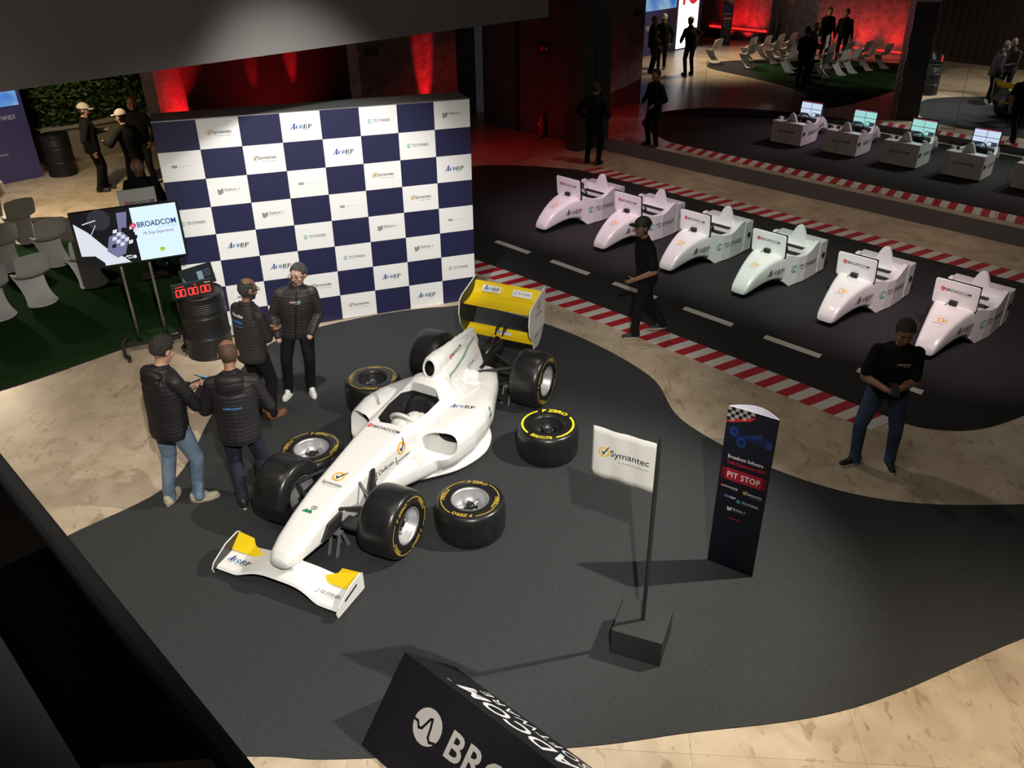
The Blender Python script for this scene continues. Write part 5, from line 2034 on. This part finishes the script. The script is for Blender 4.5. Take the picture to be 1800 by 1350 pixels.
def person(label, pos, yaw, H=1.74, feet=((0.0, 0.11, 8), (0.0, -0.11, -8)), pelvis=(0, 0), chest=(0.0, 0.0), head=(0, 0), headoff=(0.0, 0.0),
           hands=None, hpose=('relaxed', 'relaxed'), top='jacket', topm=None, pants=None, shoe=None, sole=None, skin=None, hair='short', hairm=None,
           cap=None, glasses=False, beard=False, hood=False, bulk=1.0, vox=0.009, group=None, phone=None, prints=(), backpack=False):
    topm = topm or JACK
    pants = pants or TROUS
    shoe = shoe or SHOEK
    sole = sole or shoe
    skin = skin or SKIN
    mats = [skin, topm, pants, shoe, sole, hairm or HAIRD, LIP, PLAIN, INKWHITE]
    SKN, TOP, PNT, SHO, SOL, HAR, LP, EYE, WHT = range(9)
    root = thing('person', label, 'person', pos, yaw, group)
    k = H / 1.75
    mb = MB()
    V = Vector
    pz = 0.95
    pel = V((pelvis[0], pelvis[1], pz))
    cst = V((pelvis[0] + chest[0], pelvis[1] + chest[1], 1.28))
    spine = (cst - pel)
    nk = cst + V((chest[0] * 0.4, chest[1] * 0.4, 0.19))
    hc = nk + V((0.025 + headoff[0], headoff[1], 0.150))
    HM = Matrix.Rotation(math.radians(head[0]), 3, 'Z') @ Matrix.Rotation(math.radians(head[1]), 3, 'Y') @ Matrix.Scale(1.10, 3)
    # legs
    for s, (fx, fy, fa) in zip((1, -1), feet):
        fz = 0.0
        if isinstance(fa, tuple):
            fa, fz = fa
        fd = V((math.cos(math.radians(fa)), math.sin(math.radians(fa)), 0))
        ank = V((fx, fy, 0.095 + fz))
        hip = pel + V((0, s * 0.095, -0.03))
        kn, ank2 = ik(hip, ank, 0.428, 0.415, fd + V((0, s * 0.05, 0)))
        mb.rc(hip, 0.100 * bulk, kn, 0.072, PNT)
        mb.rc(kn, 0.072, ank2 + V((0, 0, 0.03)), 0.058, PNT)
        mb.rc(ank2 + V((0, 0, 0.04)), 0.060, ank2 + V((0, 0, -0.02)), 0.062, PNT)
        # shoe with a flat sole
        heel = ank2 + V((0, 0, -0.048)) - fd * 0.05
        toe = ank2 + V((0, 0, -0.058)) + fd * 0.15
        mb.rc(heel, 0.042, toe, 0.034, SHO)
        mb.rc(heel + V((0, 0, 0.03)), 0.04, ank2 + fd * 0.05 + V((0, 0, -0.02)), 0.035, SHO)
        sd = V((-fd.y, fd.x, 0))
        out = []
        for t in range(16):
            an = 2 * PI * t / 16
            lx = math.cos(an)
            out.append(ank2 + V((0, 0, -0.095)) + fd * (0.05 + 0.142 * lx) + sd * (0.047 + 0.006 * lx) * math.sin(an))
        mb.rings([out, [p + V((0, 0, 0.028)) for p in out]], SOL)
    mb.rc(pel + V((0, 0.07, -0.02)), 0.115 * bulk, pel + V((0, -0.07, -0.02)), 0.115 * bulk, PNT)

    # torso as stacked ellipses
    def ringe(c, rx, ry, n=20):
        return [c + V((rx * math.cos(2 * PI * t / n), ry * math.sin(2 * PI * t / n), 0)) for t in range(n)]
    jk = top == 'jacket'
    hem = 0.80 if jk else 0.86
    g = (1.0 if jk else 0.90) * bulk
    lv = [(hem, 0.142, 0.190), (hem + 0.05, 0.150, 0.200), (1.0, 0.145, 0.196), (1.15, 0.150, 0.205), (1.28, 0.145, 0.212), (1.36, 0.125, 0.205), (1.42, 0.10, 0.165), (1.455, 0.075, 0.10)]
    rs = []
    for z, rx, ry in lv:
        t = (z - pz) / (1.28 - pz)
        c = pel + spine * t
        c.z = z
        rs.append(ringe(c, rx * g, ry * (1 if jk else 0.95) * (0.5 + bulk / 2)))
    mb.rings(rs, TOP)
    # shoulders and arms
    sh_w = 0.185
    if hands is None:
        hands = ((0.06, 0.30, 0.80), (0.06, -0.30, 0.80))
    ar = 1.0 if jk else 0.82
    for s, hp_, ps in zip((1, -1), hands, hpose):
        sh = cst + V((chest[0] * 0.25, s * sh_w, 0.085))
        el, wr = ik(sh, V(hp_), 0.30, 0.27, V((-0.7, s * 0.75, -0.35)))
        mb.rc(cst + V((0, s * 0.07, 0.115)), 0.065 * ar, sh, 0.074 * ar, TOP)
        if jk:
            mb.rc(sh, 0.074, el, 0.060, TOP)
            mb.rc(el, 0.062, el.lerp(wr, 0.97), 0.047, TOP)
        else:
            mid = sh.lerp(el, 0.78)
            mb.rc(sh, 0.072, mid, 0.070, TOP)
            mb.rc(mid, 0.046, el, 0.044, SKN)
            mb.rc(el, 0.045, wr, 0.030, SKN)
        d = (wr - el).normalized()
        if ps == 'pocket':
            mb.rc(wr - d * 0.01, 0.032, wr + d * 0.05, 0.034, SKN)
            continue
        # palm, four fingers and a thumb
        n = V((0, -s, 0)) if ps == 'relaxed' else V((0.15, -s * 0.25, 1.0))
        n = (n - d * n.dot(d)).normalized()
        w = d.cross(n).normalized()
        if w.x < 0 and ps == 'relaxed':
            w = -w
        if ps != 'relaxed' and w.y * s > 0:
            w = -w
        mb.rc(wr - d * 0.02, 0.026, wr + d * 0.02, 0.027, SKN)
        for o_ in (-0.024, -0.008, 0.008, 0.024):
            mb.rc(wr + d * 0.02 + w * o_ * 0.7, 0.015, wr + d * 0.085 + w * o_, 0.012, SKN)
        curl = 0.35 if ps == 'relaxed' else 0.75
        for o_, L in ((-0.026, 0.055), (-0.009, 0.068), (0.009, 0.072), (0.026, 0.065)):
            b0 = wr + d * 0.088 + w * o_
            b1 = b0 + (d + n * curl * 0.6).normalized() * L * 0.55
            b2 = b1 + (d * (1 - curl * 0.6) + n * curl * 1.3).normalized() * L * 0.5
            mb.rc(b0, 0.0095, b1, 0.0088, SKN, 8)
            mb.rc(b1, 0.0088, b2, 0.0075, SKN, 8)
        t0 = wr + d * 0.03 + w * 0.030
        t1 = t0 + (d * 0.6 + w * 0.65 + n * 0.4).normalized() * 0.042
        t2 = t1 + (d * 0.9 + w * 0.1 + n * 0.5).normalized() * 0.032
        mb.rc(t0, 0.012, t1, 0.0105, SKN, 8)
        mb.rc(t1, 0.0105, t2, 0.0085, SKN, 8)
    # neck and collar
    mb.rc(nk + V((-0.015, 0, -0.08)), 0.056, nk + V((0.01 + headoff[0] * 0.6, headoff[1] * 0.6, 0.07)), 0.052, SKN)
    if jk:
        cr = []
        for z, q in ((-0.05, 0.100), (-0.01, 0.090), (0.018, 0.088)):
            cr.append([nk + V((0.002 + q * 1.0 * math.cos(2 * PI * t / 20), q * math.sin(2 * PI * t / 20), z + (0.012 if math.cos(2 * PI * t / 20) < 0 else -0.018))) for t in range(20)])
        mb.rings(cr, TOP)
    else:
        mb.rc(nk + V((0, 0, -0.05)), 0.072, nk + V((0, 0, -0.015)), 0.064, TOP)
    if hood:
        mb.ell(nk + V((-0.10, 0, -0.035)), (0.06, 0.135, 0.055), TOP, Matrix.Rotation(math.radians(20), 3, 'Y'))
        mb.ell(nk + V((-0.125, 0, -0.10)), (0.045, 0.125, 0.10), TOP)
    # head

    def hp3(x, y, z):
        return hc + HM @ V((x, y, z))
    mb.ell(hp3(-0.008, 0, 0.022), (0.098, 0.079, 0.100), SKN, HM)
    mb.ell(hp3(0.022, 0, -0.035), (0.068, 0.062, 0.080), SKN, HM)
    mb.rc(hp3(0.048, 0.018, -0.082), 0.030, hp3(0.048, -0.018, -0.082), 0.030, SKN)
    mb.rc(hp3(0.086, 0, 0.012), 0.010, hp3(0.104, 0, -0.022), 0.0145, SKN)
    mb.rc(hp3(0.078, 0.035, 0.028), 0.011, hp3(0.082, -0.035, 0.028), 0.011, SKN)
    for s in (1, -1):
        mb.ell(hp3(-0.004, s * 0.080, -0.004), (0.020, 0.011, 0.032), SKN, HM)
        mb.ell(hp3(0.060, s * 0.048, -0.025), (0.022, 0.018, 0.025), SKN, HM)
    mb.rc(hp3(0.083, 0.020, -0.056), 0.0075, hp3(0.083, -0.020, -0.056), 0.0075, LP)
    me = remesh(mb, mats, vox, 3, name='body')
    # eyes and brows painted on the nearest faces
    eyes = [hp3(0.086, s * 0.032, 0.008) for s in (1, -1)]
    brow = [hp3(0.090, s * y, 0.030) for s in (1, -1) for y in (0.020, 0.032, 0.044)]
    HI = HM.inverted()

    def hairzone(q):
        if abs(q.y) > 0.078 and -0.035 < q.z < 0.03 and q.x > -0.03:
            return False
        if hair == 'fringe':
            return q.x < 0.025 - 0.3 * max(0, -q.z) and -0.075 < q.z < 0.062 + 0.25 * max(0, -q.x)
        return q.x < 0.03 and q.z > -0.075 and (q.z < 0.085 or q.x < -0.06)
    for p in me.polygons:
        if p.material_index == SKN and (p.center - hc).length < 0.16:
            if any((p.center - e).length < 0.0115 for e in eyes):
                p.material_index = EYE
            elif any((p.center - e).length < 0.0095 for e in brow):
                p.material_index = HAR
            elif hair in ('fringe', 'receding') and hairzone(HI @ (p.center - hc)):
                p.material_index = HAR
            elif beard and (HM.transposed() @ (p.center - hc)).z < -0.045 and (HM.transposed() @ (p.center - hc)).x > -0.01:
                p.material_index = HAR
    for v in me.vertices:
        v.co *= k
        if v.co.z < 0:
            v.co.z = 0
    me.update()
    body = link('body', me, root)

    # hair shell
    def cap_shell(rx, ry, rz, keep, c=(-0.008, 0, 0.022), nu=40, nv=28):
        e = MB()
        idx = {}
        for i in range(nv + 1):
            th = PI * i / nv
            for j in range(nu):
                ph = 2 * PI * j / nu
                q = V((rx * math.sin(th) * math.cos(ph), ry * math.sin(th) * math.sin(ph), rz * math.cos(th)))
                idx[i, j] = q
        f = []
        vs = []
        ids = {}

        def vid(i, j):
            j %= nu
            if (i, j) not in ids:
                q = idx[i, j]
                ids[i, j] = len(vs)
                vs.append((hc + HM @ (q + V(c))) * k)
            return ids[i, j]
        for i in range(nv):
            for j in range(nu):
                q = (idx[i, j] + idx[i + 1, j] + idx[i, (j + 1) % nu] + idx[i + 1, (j + 1) % nu]) / 4
                if keep(q):
                    f.append((vid(i, j), vid(i + 1, j), vid(i + 1, j + 1), vid(i, j + 1)))
        e.add(vs, f)
        return e
    def solid(o, t):
        md = o.modifiers.new('thick', 'SOLIDIFY')
        md.thickness = t
        md.offset = -1
    hm_ = hairm or HAIRD
    if hair == 'short':
        e = cap_shell(0.106, 0.087, 0.110, lambda q: (q.z > 0.066 - 0.012 * (q.y / 0.05) ** 2 if q.x > 0.05 else (q.z > -0.01 + 0.5 * q.x if q.x > -0.015 else q.z > -0.055)))
        solid(e.build('hair', hm_, root, smooth=True), 0.012)
    if cap:
        e = cap_shell(0.116, 0.095, 0.118, lambda q: q.z > 0.018 + 0.10 * q.x)
        co_ = e.build('cap', cap, root, smooth=True)
        solid(co_, 0.016)
        e = MB()
        pts = []
        for t in range(11):
            an = -PI / 2 + PI * t / 10
            pts.append(V((0.085 + 0.085 * math.cos(an), 0.082 * math.sin(an), 0.052 - 0.012 * math.sin(an) ** 2)))
        e.prism([(hc + HM @ p) * k for p in pts], HM @ V((0, 0, 0.008)))
        e.build('brim', cap, co_)
    if glasses:
        e = MB()
        for s in (1, -1):
            e.tube([(hp3(0.106, s * 0.034 + 0.024 * math.cos(2 * PI * t / 14), 0.004 + 0.016 * math.sin(2 * PI * t / 14))) * k for t in range(14)], 0.0028, 6, closed=True)
            e.tube([hp3(0.104, s * 0.058, 0.008) * k, hp3(0.05, s * 0.086, 0.008) * k, hp3(0.0, s * 0.088, 0.006) * k], 0.0028, 6)
        e.tube([hp3(0.110, 0.010, 0.008) * k, hp3(0.110, -0.010, 0.008) * k], 0.0028, 6)
        e.build('glasses', mat('frame_dark', (0.03, 0.012, 0.010), 0.3), root)
    if prints:
        bv = bvh_of(me)
        for art, o, x, y in prints:
            decal(art, frame(V(o) * k, x, y), bv, 'jacket_print', root, 0.004, 0.3)
    if jk:
        bv2 = bvh_of(me)
        zp = []
        for t in range(24):
            z = (hem + 0.02 + (1.40 - hem) * t / 23) * k
            cy = (pel + spine * ((z / k - pz) / (1.28 - pz))).y * k
            h = bv2.ray_cast(V((0.6, cy, z)), V((-1, 0, 0)))[0]
            if h:
                zp.append((h.x + 0.001, h.y, h.z))
        if len(zp) > 3:
            e = MB()
            e.tube(zp, 0.006, 6)
            e.build('zip', PLAIN, root)
    if backpack:
        e = MB()
        e.ell((pel + V((-0.24, 0, 0.30))) * k, (0.13, 0.16, 0.24))
        e.build('backpack', PLAIN, root, smooth=True)
    return root


def yaw_to(a, b):
    return math.atan2(b[1] - a[1], b[0] - a[0])


a = Art()
a.text('BROADCOM', -0.05, 0.0, 0.016, INKWHITE, 0.02, width=0.11)
a.text('SOFTWARE', 0.0, -0.020, 0.010, INKPALE, 0.02, width=0.055)
a.disc(-0.062, 0.008, 0.009, INKRED)
CHESTP = a.done('chest_print')
a = Art()
a.dashes(-0.10, 0.05, 0.20, 0.030, INKWHITE, 9)
a.dashes(-0.10, -0.01, 0.20, 0.030, INKSKY, 8)
a.dashes(-0.12, -0.050, 0.24, 0.014, INKSKY, 14)
BACKP = a.done('back_print')
a = Art()
a.dashes(-0.085, 0, 0.17, 0.018, INKSKY, 12)
BACKQ = a.done('back_print')

# the four men beside the car
p1 = (1.15, -1.88, 0.008)
person('man in glasses, padded black jacket and white trainers standing before the backdrop', p1, math.radians(-100), 1.69,
       feet=((0.03, 0.13, 12), (0.03, -0.14, -22)), pelvis=(-0.02, 0.06), chest=(0.03, 0.05), headoff=(0.03, 0.05), head=(-32, 3),
       hands=((0.10, 0.23, 0.86), (0.12, -0.16, 0.86)), hpose=('pocket', 'pocket'), topm=JACKB, shoe=SHOEW, sole=SHOEW, skin=SKINP, hair='short', hairm=HAIRG, glasses=True,
       bulk=1.06, vox=0.008, prints=((CHESTP, (0.15, 0.10, 1.30), (0, 1, 0), (0, 0, 1)),))
p2 = (0.66, -2.28, 0.008)
person('balding man in glasses and padded jacket with back print, hands clasped, facing the backdrop', p2, math.radians(35), 1.70,
       feet=((-0.02, 0.10, 10), (0.04, -0.12, -12)), chest=(0.03, 0.0), headoff=(0.02, 0), head=(-12, 8), hands=((0.30, 0.03, 1.04), (0.29, -0.02, 1.02)), hpose=('hold', 'hold'),
       topm=JACKB, shoe=SHOEBR, skin=SKINB, hair='receding', hairm=HAIRG, glasses=True, beard=True, bulk=1.06, vox=0.008,
       prints=((BACKP, (-0.15, 0.03, 1.30), (0, -1, 0), (0, 0, 1)),))
p3 = (-0.22, -3.64, 0.008)
person('man in black quilted jacket and pale blue jeans holding a phone beside the carpet edge', p3, math.radians(38), 1.80,
       feet=((-0.10, 0.13, 25), (0.06, -0.10, -35)), chest=(0.03, 0.0), headoff=(0.04, -0.01), head=(-5, 22), hands=((0.32, 0.06, 1.12), (0.36, -0.08, 1.10)), hpose=('hold', 'hold'),
       pants=JEANS, shoe=SHOEB, sole=SHOEB, hair='short', hairm=HAIRD, hood=True, bulk=1.08, vox=0.008)
p4 = (0.40, -3.92, 0.008)
person('bald man in black hooded jacket seen from behind, next to the far front wheel', p4, math.radians(78), 1.74,
       feet=((-0.02, 0.10, 12), (0.02, -0.10, -25)), chest=(0.05, 0.0), headoff=(0.05, 0.0), head=(8, 26), hands=((0.28, 0.14, 1.02), (0.28, -0.14, 1.02)), hpose=('hold', 'hold'),
       pants=NAVYT, shoe=SHOEK, sole=SHOEW, skin=SKINB, hair='fringe', hairm=mat('stubble', (0.085, 0.045, 0.030), 0.7), hood=True, bulk=1.08, vox=0.008,
       prints=((BACKQ, (-0.15, 0.0, 1.18), (0, -1, 0), (0, 0, 1)),))
ph = thing('mobile_phone', 'blue-lit mobile phone held by the man in pale blue jeans', 'phone', (0, 0, 0))
M3 = Matrix.Translation(p3) @ Matrix.Rotation(math.radians(38), 4, 'Z')
pp = M3 @ Vector((0.46, -0.015, 1.21))
ph.location = pp
m = MB()
Mp = Matrix.Rotation(math.radians(38), 4, 'Z') @ Matrix.Rotation(math.radians(35), 4, 'Y')
m.box((-0.075, -0.037, -0.004), (0.075, 0.037, 0.004), M=Mp)
m.build('case', BLACK, ph)
m = MB()
m.box((-0.070, -0.033, 0.0041), (0.070, 0.033, 0.0055), M=Mp)
m.build('screen', glow('phone_blue', (0.12, 0.42, 0.75), 0.8), ph)

# by the track
p5 = (6.55, -5.52, 0.0)
person('man in black polo shirt and dark blue jeans looking down at his phone, at right', p5, math.radians(-122), 1.72,
       feet=((0.02, 0.22, 5), (0.05, -0.14, -58)), pelvis=(0, 0.04), chest=(0.02, 0.0), headoff=(0.04, 0.0), head=(0, 26), hands=((0.29, 0.05, 1.07), (0.29, -0.06, 1.07)), hpose=('hold', 'hold'),
       top='polo', topm=PLAIN, pants=JEANSD, shoe=SHOEK, sole=SHOEW, skin=SKINB, hair='short', hairm=HAIRD, bulk=1.12, vox=0.009,
       prints=((CHESTP, (0.13, 0.09, 1.28), (0, 1, 0), (0, 0, 1)),))
ph2 = thing('mobile_phone', 'dark mobile phone held by the man in the black polo shirt', 'phone', Matrix.Translation(p5) @ Matrix.Rotation(math.radians(-122), 4, 'Z') @ Vector((0.39, 0.0, 1.11)))
m = MB()
Mp = Matrix.Rotation(math.radians(-122), 4, 'Z') @ Matrix.Rotation(math.radians(30), 4, 'Y')
m.box((-0.075, -0.037, -0.004), (0.075, 0.037, 0.004), M=Mp)
m.build('case', BLACK, ph2)
p6 = (5.74, -2.02, 0.006)
CAPD = mat('cap_dark', (0.02, 0.02, 0.012), 0.7)
person('man in dark cap and black shirt walking across the kerb', p6, math.radians(172), 1.68,
       feet=((0.14, 0.04, 0), (-0.30, -0.06, (0, 0.05))), pelvis=(0, 0), chest=(0.04, 0.0), headoff=(0.03, 0), head=(8, 4), hands=((0.24, 0.22, 0.98), (-0.10, -0.28, 0.86)),
       top='polo', topm=PLAIN, pants=TROUS, shoe=SHOEK, sole=SHOEB, skin=SKINB, hair='fringe', cap=CAPD, bulk=1.08, vox=0.010)
p7 = AB(-1.08, -4.90, 0.0)
person('dark figure standing at the foot of the pillar facing the mirror', p7, math.radians(38), 1.76,
       feet=((0.0, 0.15, 10), (0.0, -0.13, -10)), hands=((0.12, 0.30, 0.98), (0.20, -0.24, 1.0)), topm=PLAIN, hair='short', vox=0.014)

# visitors by the hedge
person('man in white cap and dark jacket standing in profile near the hedge', (-1.55, 8.05, 0), math.radians(0), 1.76,
       feet=((0.08, 0.09, 0), (-0.02, -0.09, -5)), hands=((0.30, 0.16, 1.18), (0.02, -0.27, 0.86)), hpose=('hold', 'relaxed'), topm=PLAIN, skin=SKIN, hair='fringe', cap=CAPW, glasses=True, head=(-6, 12), vox=0.012)
person('man in white cap seen from behind reaching across, near the hedge', (-0.72, 6.95, 0), math.radians(135), 1.78,
       feet=((0.0, 0.13, 5), (0.0, -0.13, -5)), hands=((0.30, 0.34, 1.20), (0.25, -0.22, 1.0)), topm=PLAIN, skin=SKIN, hair='fringe', cap=CAPW, vox=0.012, chest=(0.06, 0), head=(10, 10))
person('bald man in black facing the two men in white caps', (-0.62, 8.2, 0), math.radians(-115), 1.80,
       hands=((0.12, 0.28, 0.9), (0.2, -0.2, 1.0)), topm=PLAIN, skin=SKINB, hair='none', vox=0.012)
person('bald man in black with bowed head behind the television', (-0.45, 3.15, 0.013), math.radians(-85), 1.78,
       hands=((0.30, 0.12, 1.05), (0.30, -0.12, 1.05)), hpose=('hold', 'hold'), topm=PLAIN, skin=SKINB, hair='none', glasses=True, head=(0, 28), headoff=(0.05, 0), vox=0.012)
person('person in black half hidden behind the left edge of the backdrop', (0.25, 3.3, 0.013), math.radians(-150), 1.72,
       hands=((0.28, 0.10, 1.15), (0.28, -0.10, 1.1)), hpose=('hold', 'hold'), topm=PLAIN, skin=SKINB, hair='short', vox=0.012)
person('dark figure by the red wall, left one of two in the mirror', (-5.25, 2.95, 0.0135), math.radians(-30), 1.72, topm=PLAIN, hair='short', vox=0.016)
person('figure in dark jacket over a yellow shirt by the red wall in the mirror', (-4.75, 2.35, 0.013), math.radians(10), 1.74,
       topm=PLAIN, skin=SKINB, hair='short', vox=0.016)

# sign board standing by the men behind the television
sb = thing('sign_board', 'pale board with red and black lettering just above the television', 'sign', (-0.52, 2.72, 0.013), math.radians(8))
m = MB()
m.box((-0.27, -0.012, 1.04), (0.27, 0.012, 1.42))
bd_ = m.build('board', mat('board_grey', (0.55, 0.54, 0.52), 0.6), sb)
place_logo('broadcom', bd_, (0.02, -0.0145, 1.20), (1, 0, 0), (0, 0, 1), 0.44, 'board_print')
m = MB()
m.tube([(0, 0.02, 0.0), (0, 0.02, 1.1)], 0.015, 8)
m.box((-0.2, -0.15, 0), (0.2, 0.15, 0.015))
m.build('board_post', BLACK, sb)
